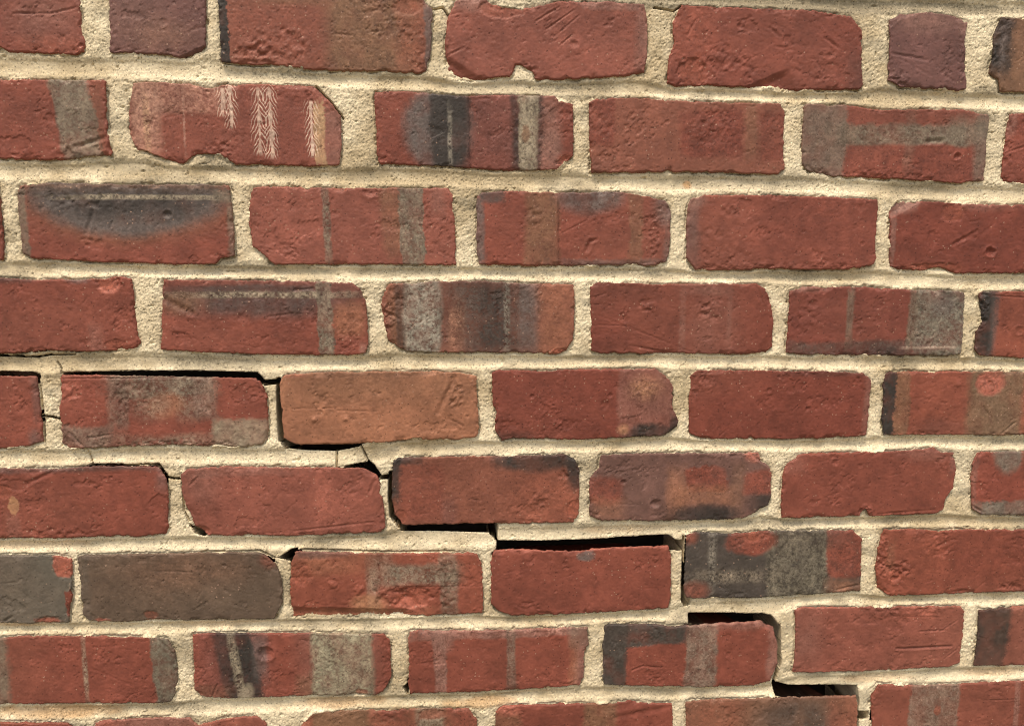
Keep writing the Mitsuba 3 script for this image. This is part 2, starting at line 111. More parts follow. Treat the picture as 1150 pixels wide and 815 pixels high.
  [('umber',-82.9,-4.0,8.9,33.8,0.6,0.5,8,-0.0,0.15),('char',-79.6,2.7,4.9,35.0,0.6,0.5,8,-0.0,0.15),('lgrey',-57.3,0.7,19.2,40.6,0.92,0.15,8,-0.0,0.45),('soot',11.6,1.1,48.1,39.9,0.75,0.35,6,-0.0,0.45),('char',15.2,-4.4,19.1,36.4,0.6,0.5,4,-0.0,0.5),('tan',-22.4,-10.4,7.7,26.3,0.35,0.6,4,-0.0,0.6),('slate',50.3,1.2,9.6,36.0,0.6,0.5,8,-0.0,0.15),('lgrey',28.4,0.0,3.2,35.4,0.5,0.6,6,-0.0,0.85),('tan',80.1,-0.4,18.4,39.3,0.35,0.5,8,-0.0,0.15),('ored',82.2,-36.3,7.0,4.4,0.55,0.3,2.5,0,0.2)],
  [('crumb',-91.6,2.8,8.0,14.2,1.6),('crumb',-56.4,24.9,17.8,8.9,0.5),('groove',-95.1,7.3,-81.0,-0.0,2.7,1),('crumb',56.2,24.3,36.5,18.2,0.35),('crumb',-83.1,25.1,7.1,8.9,1),('chip',82.2,-36.3,7.4,4.6,1.2)]),
 ('D',177.6,1124.0,'dred',None,
  [(-97.9,33.6),(-89.7,38.0),(-38.7,36.0),(43.8,35.6),(77.9,36.4),(86.7,30.8),(92.4,21.5),(97.7,-1.8),(98.0,-29.9),(92.5,-36.5),(70.4,-38.1),(-13.6,-36.2),(-84.1,-35.4),(-95.3,-32.5),(-95.8,4.4)],
  [('mauve',0.1,0.9,3.3,37.9,0.3,0.6,8,-0.0,0.15),('mauve',24.2,30.2,23.6,6.4,0.35,0.7,8,-0.0,0.15),('mauve',32.2,-11.5,23.8,28.0,0.25,0.9,2,-0.0,0.15),('mauve',49.8,0.5,2.9,36.3,0.2,0.6,8,-0.0,0.15)],
  [('crumb',-37.3,13.1,10.3,9.3,1.2),('crumb',26.8,8.1,13.3,13.3,1.2),('groove',-88.3,4.3,10.1,-34.6,1.2,0.5),('groove',-94.7,-5.7,-50.9,-7.0,0.9,0.5),('groove',-96.0,22.6,-81.2,26.2,0.9,0.5),('groove',-95.9,15.4,-84.8,15.3,0.9,0.5),('facet',97.8,-4.6,79.0,-36.3,0.2),('groove',-54.3,-27.4,-24.1,-33.3,1.9,0.7),('pit',53.9,-32.3,4.8,-1),('groove',78.1,32.7,84.5,16.0,1.9,0.6)]),
 ('D',388.0,1118.9,'dred2','red brick with two panels and a grey block at its right end',
  [(-96.8,33.0),(-79.7,37.6),(-31.4,37.3),(34.2,34.2),(93.7,32.0),(96.1,27.3),(97.7,-17.5),(97.0,-34.8),(84.2,-37.5),(4.4,-35.6),(-80.9,-34.6),(-97.6,-31.6),(-96.7,-18.4),(-96.1,7.9)],
  [('lgreen',71.8,-0.1,30.4,39.0,0.92,0.08,9,-0.0,0.35),('soot',-27.5,-29.1,73.7,9.0,0.75,0.35,8,-0.0,0.45),('grey',-30.1,7.4,3.4,30.1,0.75,0.5,8,-0.0,0.3),('char',17.1,-32.9,19.8,6.7,0.6,0.6,2,-0.0,0.15),('grey',39.4,3.1,4.9,32.2,0.8,0.4,8,-0.0,0.3),('white',67.5,-28.0,29.0,1.2,0.35,0.6,8,-0.0,0.3),('mauve',-79.6,36.6,21.2,4.6,0.6,0.6,2,-0.0,0.15),('slate',71.0,18.0,13.9,11.4,0.6,0.8,2,-0.0,0.15)],
  [('groove',-32.3,35.5,-29.0,-21.0,1.9,0.6),('pit',-70.1,19.8,4.8,0.9),('crumb',-73.3,6.8,19.4,11.6,0.6),('crumb',7.3,-34.7,19.8,4.9,1),('groove',37.5,29.5,41.9,-32.2,2.0,0.5),('crumb',63.4,-14.3,5.0,4.0,0.6)]),
 ('D',612.1,1110.6,'ored2','orange red brick with a black chipped left end',
  [(-112.4,39.3),(-100.5,40.1),(-62.4,39.9),(107.1,33.3),(112.8,-40.1),(-55.7,-32.2),(-106.7,-28.7),(-112.2,-23.8),(-112.8,-4.5),(-106.7,6.9),(-111.5,28.8)],
  [('char',-103.2,6.9,10.6,38.3,0.95,0.3,8,-0.0,0.15),('dred',-73.2,37.6,21.1,3.3,0.5,0.5,8,-0.0,0.15),('slate',-93.5,4.9,4.0,32.6,0.4,0.6,8,-0.0,0.15)],
  [('pit',-64.6,-2.1,5.1,1.2),('pit',-64.6,-2.1,8.1,-0.8),('crumb',-106.7,18.4,6.0,25.1,1.8),('groove',-97.1,35.4,-61.7,33.3,1.5,0.7)]),
 ('E',-567.8,1038.8,'red',None,
  [(-90.9,38.6),(64.5,34.7),(97.8,33.3),(98.6,18.2),(99.4,-8.6),(98.8,-32.1),(83.5,-37.2),(58.0,-38.5),(-99.4,-35.1)],
  [('slate',95.1,-30.2,7.6,10.8,0.5,0.6,2,-0.0,0.15),('slate',96.9,12.9,4.2,21.4,0.4,0.6,8,-0.0,0.15)],
  []),
 ('E',-349.5,1034.9,'red','red brick with a crusty grey patch of old mortar,below the crack',
  [(-97.5,35.2),(-96.0,38.7),(-27.4,36.9),(91.8,32.5),(96.0,28.8),(100.6,14.2),(101.3,-8.7),(99.5,-29.9),(93.1,-35.3),(77.0,-38.7),(48.9,-36.3),(-10.4,-34.1),(-75.3,-35.5),(-94.2,-36.0),(-101.4,-30.4),(-100.3,5.7)],
  [('grey',-1.0,27.5,52.9,12.6,0.8,0.2,8,-0.0,0.5),('taupe',-45.4,11.1,9.4,27.9,0.75,0.3,8,-0.0,0.5),('grey',20.2,12.8,9.5,21.7,0.7,0.5,4,-0.0,0.65),('taupe',39.7,12.4,11.7,21.8,0.8,0.25,8,-0.0,0.35),('tan',1.6,6.7,17.3,12.7,0.7,0.4,2,-0.0,0.15),('grey',-13.9,7.0,18.9,14.5,0.6,0.6,2,-0.0,0.7),('taupe',-78.8,-24.9,24.8,11.3,0.8,0.3,6,-0.0,0.25),('ltaupe',75.0,-25.2,28.2,16.1,0.85,0.2,7,-0.0,0.1),('grey',-2.4,-30.6,52.1,7.3,0.6,0.6,6,-0.0,0.6),('pink',-88.9,20.8,10.2,13.4,0.4,0.6,2,-0.0,0.15)],
  [('crumb',-88.9,21.7,10.2,10.2,1.2),('crumb',-28.8,16.2,24.0,15.4,0.7),('groove',-92.9,-19.7,-81.9,-32.6,2.1,1.4),('groove',-76.3,-25.4,-53.7,-22.2,1.7,1),('facet',-99.4,-15.9,-83.9,-35.3,0.3),('groove',-95.4,35.1,48.3,34.0,1.3,0.7),('crumb',40.3,-0.3,5.2,5.2,1),('pit',88.2,12.6,3.5,0.8),('crumb',11.4,-32.7,52.3,3.5,1.2)]),
 ('E',-134.8,1035.4,'tan','plain tan brick between the upper and lower parts of the crack',
  [(-100.2,29.0),(-95.6,34.3),(-67.2,37.6),(22.0,37.3),(78.1,36.1),(98.1,31.7),(98.8,9.4),(100.3,-25.3),(97.5,-32.8),(77.2,-35.2),(43.2,-34.5),(36.0,-31.6),(13.1,-35.8),(-36.8,-37.6),(-87.9,-36.5),(-99.2,-30.7),(-100.1,1.6)],
  [('umber',-1.7,25.7,103.2,18.4,0.45,0.7,5,-0.0,0.15),('pink',-85.0,35.6,9.7,3.2,0.5,0.4,8,-0.0,0.15),('brown',-8.2,34.5,78.3,3.2,0.35,0.6,8,-0.0,0.15)],
  [('groove',58.3,-5.8,76.2,30.1,4.1,1.3),('crumb',77.7,11.6,8.2,14.6,1.4),('pit',-67.3,-11.0,3.6,-1.8),('pit',-35.9,-11.1,3.2,-1.6),('groove',-89.0,0.5,-44.5,0.6,1.1,0.7),('groove',-44.6,-2.1,-2.4,-3.8,1.1,0.5),('crumb',78.2,-24.0,4.6,2.8,1),('groove',69.2,-12.5,83.8,-20.3,1.8,0.7),('crumb',-3.7,15.6,4.5,3.6,0.7),('groove',65.6,-7.8,65.5,-12.5,1.8,0.6)]),
 ('E',77.9,1035.2,'dred',None,
  [(-99.0,34.4),(-93.1,37.6),(-47.5,35.6),(-18.7,37.1),(72.3,36.8),(84.8,28.2),(91.7,18.6),(92.3,-5.1),(99.0,-18.6),(97.7,-25.3),(83.5,-34.7),(-6.9,-37.7),(-77.2,-34.3),(-88.8,-37.5),(-95.7,-28.3),(-94.7,-5.7),(-97.9,0.4)],
  [('mauve',64.6,0.1,31.4,39.0,0.38,0.1,9,-0.0,0.15),('char',72.9,-34.5,30.7,12.5,0.85,0.3,2,-0.0,0.15),('char',96.7,-26.3,7.7,13.5,0.8,0.5,8,-0.0,0.15),('char',-82.8,-32.3,23.2,5.7,0.5,0.6,2,-0.0,0.15),('ltan',61.3,17.2,15.2,11.3,0.4,0.7,2,-0.0,0.6),('ltan',39.4,-27.1,5.7,4.8,0.6,0.5,2,-0.0,0.15)],
  [('pit',-56.7,9.6,2.8,1),('pit',24.6,9.3,2.8,0.9),('crumb',62.3,18.1,13.3,9.5,0.8),('crumb',-92.0,-13.3,7.4,18.5,0.8),('facet',98.5,-20.5,81.6,-35.6,0.4)]),
 ('E',286.1,1031.9,'dred',None,
  [(-99.6,31.2),(-90.2,38.1),(-13.2,36.6),(51.2,34.8),(90.7,32.4),(99.6,24.6),(99.0,-5.5),(98.4,-35.8),(62.1,-38.0),(-12.0,-37.5),(-81.2,-36.1),(-97.8,-30.0),(-98.6,-2.1)],
  [('mauve',98.9,-3.5,6.0,35.1,0.45,0.6,8,-0.0,0.15),('char',52.2,34.3,48.1,4.3,0.3,0.6,8,-0.0,0.15)],
  [('crumb',-79.2,22.3,11.5,8.6,0.9),('pit',30.7,-5.3,3.0,0.9),('pit',-12.3,15.6,2.9,0.8),('groove',14.1,-6.9,21.6,-0.3,1.0,0.5),('crumb',-3.5,-7.6,5.9,3.9,0.6),('crumb',26.7,36.1,19.5,3.9,1.2)]),
 ('E',507.6,1027.8,'ored2','banded brick with a black left end and a round scar',
  [(-106.0,36.6),(-89.2,37.4),(50.2,35.5),(101.6,34.3),(106.7,-37.3),(56.7,-35.3),(-71.4,-31.8),(-104.6,-31.7),(-106.7,-14.0),(-106.6,22.6)],
  [('umber',-86.0,4.8,9.0,40.0,0.8,0.2,8,-0.0,0.15),('char',-102.0,5.1,9.0,40.0,0.97,0.2,10,-0.0,0.15),('umber',20.9,3.1,32.2,40.4,0.85,0.12,8,-0.0,0.15),('olive',22.4,3.1,32.7,40.4,0.6,0.3,8,-0.0,0.15),('char',-46.6,-24.3,26.4,9.9,0.35,0.8,2,-0.0,0.15),('ored',84.1,2.0,31.0,40.7,0.85,0.2,8,-0.0,0.15),('pink',12.5,22.8,17.3,13.7,0.95,0.2,2,-0.0,0.15)],
  [('chip',12.5,22.8,16.3,13.2,1),('groove',6.6,-2.6,17.9,-15.6,1.5,0.8),('groove',29.6,-32.8,45.0,-20.1,2.1,1),('groove',-79.9,32.9,-75.4,-31.7,1.0,0.5),('crumb',12.5,22.8,12.2,10.2,0.9),('pit',-23.9,22.4,4.0,-0.8)]),
 ('F',-460.2,943.0,'red','red brick with a pale oval spot at the left edge',
  [(-101.8,38.6),(-51.3,37.7),(-2.5,35.3),(38.3,38.0),(100.3,36.1),(108.2,23.5),(108.8,13.2),(107.1,-29.0),(103.2,-35.1),(83.7,-36.9),(76.5,-38.5),(59.1,-36.1),(6.7,-36.9),(-57.8,-34.9),(-108.9,-34.7)],
  [('dslate',11.7,37.3,97.5,5.0,0.65,0.55,8,-0.0,0.3),('ltan',-41.5,-0.5,4.9,9.2,0.9,0.12,2,-0.0,0),('slate',105.8,20.7,7.0,13.0,0.4,0.6,2,-0.0,0.15),('mauve',-43.0,-22.7,6.8,13.9,0.25,0.5,8,-0.0,0.15),('ored',-50.1,13.6,7.3,7.3,0.55,0.3,2.5,0,0.2)],
  [('chip',-50.1,13.6,7.6,7.6,1.2),('groove',-27.3,21.2,-2.4,32.6,3.4,1),('groove',-17.8,32.9,-7.1,38.2,4.3,1),('pit',54.7,25.7,2.2,1),('crumb',-14.4,-30.1,51.7,4.3,1),('facet',94.1,-39.1,108.3,-24.3,0.3)]),
 ('F',-235.7,939.5,'dusty',None,
  [(-101.7,30.3),(-95.2,35.7),(-59.9,37.7),(-26.3,36.0),(30.0,34.7),(79.6,32.6),(94.9,25.6),(98.3,16.0),(101.3,-10.8),(102.6,-32.1),(97.9,-36.8),(61.1,-37.1),(4.6,-37.8),(-29.6,-35.8),(-63.7,-35.7),(-78.8,-34.3),(-91.6,-23.0),(-97.6,-5.3),(-102.7,13.6)],
  [('pink',41.8,-0.6,9.5,38.0,0.3,0.4,8,-0.0,0.15),('mauve',-44.7,31.8,55.4,4.7,0.3,0.6,8,-0.0,0.15),('mauve',-83.0,18.7,17.6,16.8,0.25,0.8,2,-0.0,0.15),('ored',-84.8,-29.4,8.4,5.1,0.55,0.3,2.5,0,0.2)],
  [('groove',-93.6,18.9,-85.2,27.1,2.2,0.8),('groove',92.0,19.0,87.1,6.8,2.7,1),('crumb',94.5,-24.1,9.2,11.0,0.8),('groove',8.4,-32.2,90.8,-25.0,1.8,0.7),('pit',46.6,21.1,2.3,0.7),('crumb',-49.5,33.7,7.1,3.5,1.2),('facet',-101.4,5.1,-88.2,-27.4,0.3),('crumb',1.0,-35.8,7.2,4.5,0.8),('chip',-84.8,-29.4,8.9,5.3,3)]),
 ('F',-27.1,945.1,'brred','rust brown brick with black scorched corners above an open crack',
  [(-96.9,33.8),(-92.3,37.5),(-41.8,37.7),(27.8,36.2),(82.2,37.5),(93.6,31.4),(98.4,19.8),(98.7,-9.4),(97.9,-29.0),(92.2,-37.6),(27.6,-36.7),(-8.2,-35.7),(-87.5,-34.8),(-96.4,-23.5),(-98.7,-4.2)],
  [('red',-68.7,0.8,23.5,30.7,0.6,0.2,5,-0.0,0.15),('ored',63.1,-10.4,36.5,29.2,0.35,0.5,8,-0.0,0.15),('char',-95.5,16.7,6.4,26.6,0.85,0.4,5,-0.0,0.15),('char',-83.2,36.8,16.5,6.1,0.8,0.4,5,-0.0,0.15),('char',54.9,34.2,48.8,14.4,0.9,0.3,2,-0.0,0.15),('char',95.6,22.7,12.3,25.1,0.9,0.35,2,-0.0,0.15),('purple',-39.4,-23.1,7.0,15.5,0.4,0.6,8,-0.0,0.15),('ored',94.0,-23.0,8.2,10.0,0.55,0.3,2.5,0,0.2),('ored',-90.0,-25.6,6.1,7.0,0.55,0.3,2.5,0,0.2)],
  [('crumb',56.9,-11.2,11.4,9.5,1.3),('chip',94.0,-23.0,8.6,10.5,1.5),('groove',77.5,27.9,84.3,12.4,2.8,1.2),('crumb',80.5,14.4,7.6,6.6,1),('groove',-17.3,-8.3,-6.2,-10.5,1.4,0.7),('groove',-7.9,3.1,-6.2,-10.5,1.4,0.7),('pit',-71.1,-2.0,11.1,-0.5),('chip',-90.0,-25.6,6.5,7.4,1.5),('crumb',20.1,-17.0,9.4,7.5,0.6)]),
 ('F',181.4,944.0,'purple2','purplish brown brick with clouded red panels and a small round pit',
  [(-99.5,10.9),(-90.1,22.3),(-88.4,36.8),(-38.8,37.6),(70.8,35.2),(85.5,35.9),(86.9,26.1),(96.5,20.9),(99.4,11.0),(99.5,-13.8),(95.9,-23.7),(70.6,-36.0),(55.9,-37.6),(-12.9,-37.1),(-85.6,-35.0),(-99.1,-29.7)],
  [('red',-84.1,-2.1,19.2,14.6,0.8,0.3,4,-0.0,0.15),('tan',-80.0,-21.8,17.3,10.8,0.4,0.6,8,-0.0,0.15),('tan',-4.9,-5.1,9.7,25.6,0.5,0.6,8,-0.0,0.15),('red',26.8,8.3,22.5,14.3,0.9,0.12,6,-0.207,0.15),('tan',24.5,-9.9,33.3,9.9,0.6,0.5,8,-0.0,0.15),('red',85.9,2.4,16.8,13.9,0.85,0.2,5,0.214,0.15),('umber',61.5,-3.4,7.9,26.2,0.4,0.6,8,-0.0,0.15),('char',25.2,-31.7,37.3,11.0,0.85,0.4,2,-0.0,0.15),('char',95.8,-21.7,23.8,12.0,0.8,0.4,2,-0.0,0.2),('pink',79.8,32.1,9.8,5.9,0.7,0.5,2,-0.0,0.4)],
  [('pit',-27.9,-17.3,5.8,2),('pit',-63.1,7.1,2.9,1.4),('groove',-72.3,-17.1,-43.4,-17.9,1.0,0.5),('crumb',-93.3,-28.3,7.7,5.8,1),('crumb',52.3,34.7,39.1,3.9,1),('groove',76.8,32.2,98.0,19.9,2.5,1),('crumb',82.7,32.0,5.9,4.9,1.2)]),
 ('F',390.8,943.0,'red','red brick with a triangular nick in its lower edge',
  [(-97.7,13.7),(-93.3,23.4),(-78.9,34.9),(33.6,34.5),(71.9,38.0),(79.4,32.5),(94.7,32.2),(98.4,12.0),(96.9,-8.1),(87.6,-21.1),(88.4,-31.2),(79.5,-37.1),(2.9,-38.0),(-3.9,-27.7),(-8.4,-37.2),(-96.9,-37.2),(-98.4,-26.1)],
  [('mauve',62.1,32.9,30.5,8.0,0.3,0.8,2,-0.0,0.15),('mauve',-84.4,25.2,11.4,10.9,0.25,0.7,8,-0.0,0.15),('mauve',96.5,22.6,5.1,12.5,0.4,0.6,8,-0.0,0.15)],
  [('pit',-40.1,24.2,4.0,0.9),('pit',-11.8,19.6,3.0,0.8),('crumb',-2.6,-31.8,9.1,8.1,2),('groove',-78.5,-5.7,-71.8,20.0,1.0,0.3),('crumb',81.3,20.4,12.3,8.2,0.8),('facet',100.8,-5.2,79.9,-42.2,0.15),('groove',10.8,-35.2,77.1,-32.0,2.0,0.6),('crumb',-43.3,28.2,8.0,5.0,0.8)]),
 ('F',615.6,936.1,'red2','red brick with a grey half moon above and a grey band below',
  [(-108.5,25.5),(-102.3,38.5),(-49.7,38.3),(103.1,35.0),(108.5,-38.4),(-42.9,-35.7),(-93.3,-32.7),(-104.2,-26.3)],
  [('greyp',-67.2,37.7,16.6,24.2,0.9,0.25,2,-0.0,0.15),('greyp',2.9,-29.7,112.4,11.9,0.9,0.2,8,-0.0,0.15),('mauve',-105.1,2.8,3.6,28.9,0.4,0.6,8,-0.0,0.15)],
  [('crumb',-101.3,38.4,8.2,4.1,1.2),('groove',-103.5,-22.2,-91.5,-29.7,2.1,1)]),
 ('G',-556.8,855.7,'dgrey','dark grey brick with a red chipped corner at the left edge',
  [(-97.8,39.5),(37.3,35.1),(89.0,33.0),(106.0,29.1),(104.5,8.7),(103.7,-12.8),(99.1,-27.1),(99.0,-39.6),(70.0,-39.4),(30.9,-37.9),(-106.1,-35.2)],
  [('pink',98.7,24.6,11.3,16.1,0.97,0.1,2,-0.0,0),('dred',102.3,-19.5,5.3,13.4,0.9,0.15,6,-0.0,0.15),('pink',78.0,-37.8,11.4,4.8,0.9,0.3,2,-0.0,0.15),('olive2',51.1,-5.1,17.3,23.8,0.3,0.8,8,-0.0,0.15),('ored',98.6,22.7,9.9,12.4,0.55,0.3,2.5,0,0.2),('ored',79.9,-36.9,11.6,5.0,0.55,0.3,2.5,0,0.2)],
  [('chip',98.6,22.7,10.4,13.0,1.6),('groove',34.7,5.0,53.8,6.2,0.9,0.4),('groove',56.3,-5.3,64.4,-12.3,1.0,0.5),('chip',79.9,-36.9,12.2,5.2,1.6),('groove',35.5,-35.2,43.7,-30.7,2.6,1),('pit',55.8,9.0,1.7,0.6)]),
 ('G',-343.4,849.8,'dbrown','plain dark brown brick under the bottom left of the crack',
  [(-102.1,35.8),(-99.3,38.1),(-23.7,37.5),(77.2,35.7),(83.9,34.5),(97.0,22.0),(102.1,4.8),(101.1,-19.7),(92.1,-38.0),(73.8,-37.9),(16.6,-36.0),(-28.3,-34.2),(-61.4,-35.5),(-94.9,-32.6),(-100.6,-26.5),(-101.1,2.4)],
  [('brown',10.7,18.6,53.5,17.3,0.55,0.8,2,-0.0,0.15),('brown2',-21.0,10.1,53.3,28.8,0.4,0.9,2,-0.0,0.15),('pink',-82.5,-33.1,7.1,2.9,0.7,0.4,2,-0.0,0.15),('red',87.6,25.7,9.0,7.7,0.5,0.6,2,-0.0,0.15),('dgrey',-98.4,3.3,6.1,34.4,0.4,0.6,8,-0.0,0.15),('ored',-34.1,-28.2,6.8,4.2,0.55,0.3,2.5,0,0.2),('ored',-31.0,-35.1,10.2,2.5,0.55,0.3,2.5,0,0.2)],
  [('groove',-27.6,19.0,12.4,16.6,1.2,0.6),('pit',44.1,22.3,2.7,0.9),('pit',-17.6,8.1,1.8,0.8),('chip',-34.1,-28.2,7.1,4.5,1.2),('groove',15.3,-11.5,19.3,-4.9,1.8,0.4),('groove',47.5,-16.7,74.1,-30.4,1.4,0.4),('crumb',-94.5,31.7,7.0,5.2,0.7),('chip',-31.0,-35.1,10.7,2.7,1.4),('crumb',87.5,23.8,7.2,7.2,0.6)]),
 ('G',-132.5,847.1,'ored2','scarred orange red brick with a grey crust and a gouge',
  [(-98.8,26.6),(-93.8,38.5),(-65.6,36.2),(3.4,32.5),(73.3,30.7),(95.0,30.0),(99.6,17.5),(101.3,-9.9),(100.1,-37.5),(72.5,-38.5),(25.2,-38.0),(-45.0,-36.9),(-100.4,-34.7),(-101.3,-2.5)],
  [('tan',-57.3,24.3,39.0,12.7,0.45,0.7,8,-0.0,0.15),('grey',-15.3,-6.7,6.5,31.6,0.5,0.5,8,-0.0,0.5),('grey',34.1,8.9,40.7,11.3,0.85,0.35,6,-0.0,0.5),('grey',64.4,-4.6,9.4,36.8,0.75,0.3,6,-0.0,0.45),('grey',-6.4,14.7,11.1,19.6,0.5,0.6,5,-0.0,0.6),('ltan',-19.5,-24.3,16.8,9.9,0.6,0.6,2,-0.0,0.15),('tan',-29.1,-33.9,69.8,6.0,0.5,0.5,8,-0.0,0.15),('pink',28.3,-22.2,11.3,13.9,0.6,0.4,2,-0.0,0.15),('slate',-68.4,34.3,32.0,4.8,0.5,0.6,2,-0.0,0.15),('ored',-89.4,12.7,10.4,12.1,0.55,0.3,2.5,0,0.2),('ored',24.7,-17.0,19.6,10.7,0.55,0.3,2.5,0,0.2)],
  [('chip',-89.4,12.7,11.0,12.8,1.3),('crumb',-89.4,12.7,10.0,11.9,0.8),('pit',-57.7,0.8,6.4,-1.6),('pit',-30.1,-6.1,7.4,-1.6),('crumb',-30.1,-6.1,6.5,5.6,1),('chip',24.7,-17.0,20.6,11.3,3.5),('groove',18.2,-10.8,33.7,-34.4,6.6,2),('crumb',4.1,-13.3,24.3,11.2,1.4),('facet',3.8,-28.2,-101.8,-22.2,0.6),('groove',4.3,-3.9,99.4,-7.3,1.2,0.6),('crumb',65.6,12.2,7.5,7.5,1),('crumb',60.4,-17.4,11.3,15.1,1),('groove',49.8,24.6,60.9,16.4,1.9,1)]),
 ('G',75.1,842.6,'red','plain red brick beneath the widest part of the crack',
  [(-98.5,24.2),(-94.9,36.4),(-74.7,37.7),(-3.0,33.0),(21.1,36.2),(94.2,35.9),(97.4,22.7),(98.5,-17.9),(96.0,-35.8),(46.6,-36.4),(10.4,-37.6),(-50.8,-37.7),(-74.9,-37.4),(-90.3,-32.1),(-97.9,-23.3)],
  [('slate',4.8,27.7,10.6,6.0,0.8,0.3,2,-0.0,0.15),('pink',6.6,36.6,87.8,3.0,0.4,0.6,8,-0.0,0.15)],
  [('crumb',-55.7,23.7,4.8,6.7,0.8),('crumb',-69.1,8.3,4.8,4.8,1),('crumb',-61.4,-26.1,13.5,4.8,1),('pit',-28.7,-11.2,1.9,0.6),('crumb',6.4,-34.8,7.8,3.9,1),('crumb',-54.7,27.7,3.8,3.8,0.7),('facet',-82.6,-37.5,-99.7,-18.7,0.4),('crumb',-22.7,-37.8,68.0,3.9,0.8)]),
 ('G',288.0,854.2,'soot','black and olive grey brick with red at its right end',
  [(-99.4,34.7),(-89.7,38.4),(-51.1,35.2),(0.5,37.7),(88.3,35.1),(99.1,25.6),(100.7,-17.7),(100.7,-35.3),(74.1,-36.4),(-14.2,-38.4),(-97.4,-36.3),(-100.7,-24.9),(-99.6,7.5)],
  [('olive2',27.5,-1.8,35.4,41.0,0.85,0.12,8,-0.0,0.45),('lgrey',-69.8,1.5,4.0,38.6,0.5,0.7,4,-0.0,0.8),('grey',-46.9,-12.5,47.5,7.2,0.6,0.8,4,-0.0,0.8),('red',-27.9,26.4,28.9,15.2,0.95,0.18,2,-0.0,0.15),('red',80.5,11.8,22.4,29.8,0.92,0.12,6,-0.069,0.15),('ored',-88.7,-28.4,14.9,9.2,0.6,0.6,2,-0.0,0.15),('tan',84.5,-30.6,21.1,10.4,0.5,0.5,8,-0.0,0.15),('ored',-96.4,32.6,8.9,8.0,0.6,0.6,2,-0.0,0.15),('ored',-23.1,31.3,13.3,5.7,0.55,0.3,2.5,0,0.2)],
  [('chip',-23.1,31.3,14.0,6.0,1.2),('crumb',-40.5,-35.3,12.1,4.0,1.2),('crumb',-94.9,-19.0,5.0,11.9,1),('groove',72.8,-32.2,99.2,-27.0,2.1,1),('crumb',-11.3,34.0,20.0,5.0,0.8)]),
 ('G',510.2,850.7,'ored2',None,
  [(-98.7,38.9),(-48.9,37.4),(-37.3,34.6),(-19.8,36.6),(64.0,34.1),(101.0,33.0),(105.8,-38.0),(70.7,-38.9),(-21.3,-38.7),(-87.0,-38.3),(-101.5,-29.4),(-105.8,-3.3),(-104.5,17.7)],
  [('dred',35.5,-0.8,73.9,40.9,0.5,0.4,8,-0.0,0.15),('ored',-37.6,10.9,11.4,20.7,0.4,0.8,8,-0.0,0.15),('umber',-89.5,7.5,4.6,15.5,0.35,0.6,8,-0.0,0.15),('ored',-83.5,-13.4,7.9,5.9,0.55,0.3,2.5,0,0.2),('ored',-39.3,33.7,7.9,3.9,0.55,0.3,2.5,0,0.2)],
  [('crumb',-81.8,-8.3,18.6,12.4,1.8),('chip',-83.5,-13.4,8.3,6.2,2.2),('crumb',-100.7,13.0,8.2,20.6,1.2),('groove',-37.0,17.1,-25.0,22.9,3.1,0.9),('crumb',-28.2,10.6,6.3,6.3,0.8),('crumb',51.1,-33.9,14.9,6.4,1.4),('groove',-12.1,-35.8,1.4,-34.2,3.2,1),('facet',-105.5,-7.5,-86.8,-41.5,0.3),('chip',-39.3,33.7,8.3,4.1,1.4)]),
 ('H',-454.7,763.1,'red','red brick with an olive grey right end at the bottom left',
  [(-94.4,38.3),(-72.7,38.4),(-50.7,40.4),(-6.9,37.6),(77.3,33.5),(93.3,29.9),(100.2,14.7),(101.0,-7.6),(99.8,-27.6),(93.6,-39.9),(75.3,-40.5),(32.0,-38.3),(-12.7,-36.1),(-79.1,-33.9),(-101.1,-33.8)],
  [('grey',-85.0,2.9,17.0,41.0,0.85,0.25,8,-0.0,0.15),('olive2',90.7,-5.1,14.9,41.7,0.92,0.1,9,-0.024,0.25),('ltaupe',8.4,-0.4,2.2,38.4,0.6,0.6,6,-0.0,0.7)],
  [('crumb',-10.5,26.0,12.3,7.1,1.2),('groove',8.0,36.0,6.1,-37.0,1.4,0.4),('groove',16.9,1.2,55.9,-19.5,1.3,0.5),('pit',39.6,-32.7,8.1,-0.8),('crumb',-35.7,9.5,4.4,4.4,0.6),('groove',82.7,32.9,99.4,10.4,2.7,0.8),('chip',78.6,-32.6,4.5,5.4,1)]),
 ('H',-234.3,759.6,'red','red brick with a black wedge and a pale grey crust block',
  [(-101.5,38.8),(-81.5,39.0),(-36.0,37.1),(21.9,34.7),(79.6,31.3),(96.5,31.6),(102.8,23.7),(103.2,-19.4),(94.8,-34.3),(85.2,-39.0),(66.3,-36.0),(54.0,-37.5),(-39.4,-34.5),(-74.5,-34.3),(-97.2,-30.2),(-103.2,-22.9)],
  [('purple',-58.8,2.2,32.0,43.0,0.5,0.5,8,-0.0,0.15),('char',-56.1,1.1,20.2,44.0,0.95,0.16,7,-0.159,0.15),('slate',-33.5,12.1,7.3,24.0,0.6,0.6,8,-0.0,0.15),('ltaupe',-58.9,1.2,4.6,42.0,0.75,0.4,7,-0.119,0.6),('ltaupe',-49.2,-27.5,7.4,9.1,0.8,0.4,2,-0.0,0.15),('mauve',47.6,-3.6,37.4,42.5,0.5,0.5,8,-0.0,0.15),('crust',51.8,-2.8,32.3,43.5,0.92,0.08,9,-0.0,0.35),('umber',11.6,-29.3,8.9,15.2,0.5,0.6,8,-0.0,0.15),('brown',-84.8,-29.8,19.7,10.1,0.5,0.5,8,-0.0,0.15),('ored',70.1,-35.2,7.2,4.5,0.55,0.3,2.5,0,0.2)],
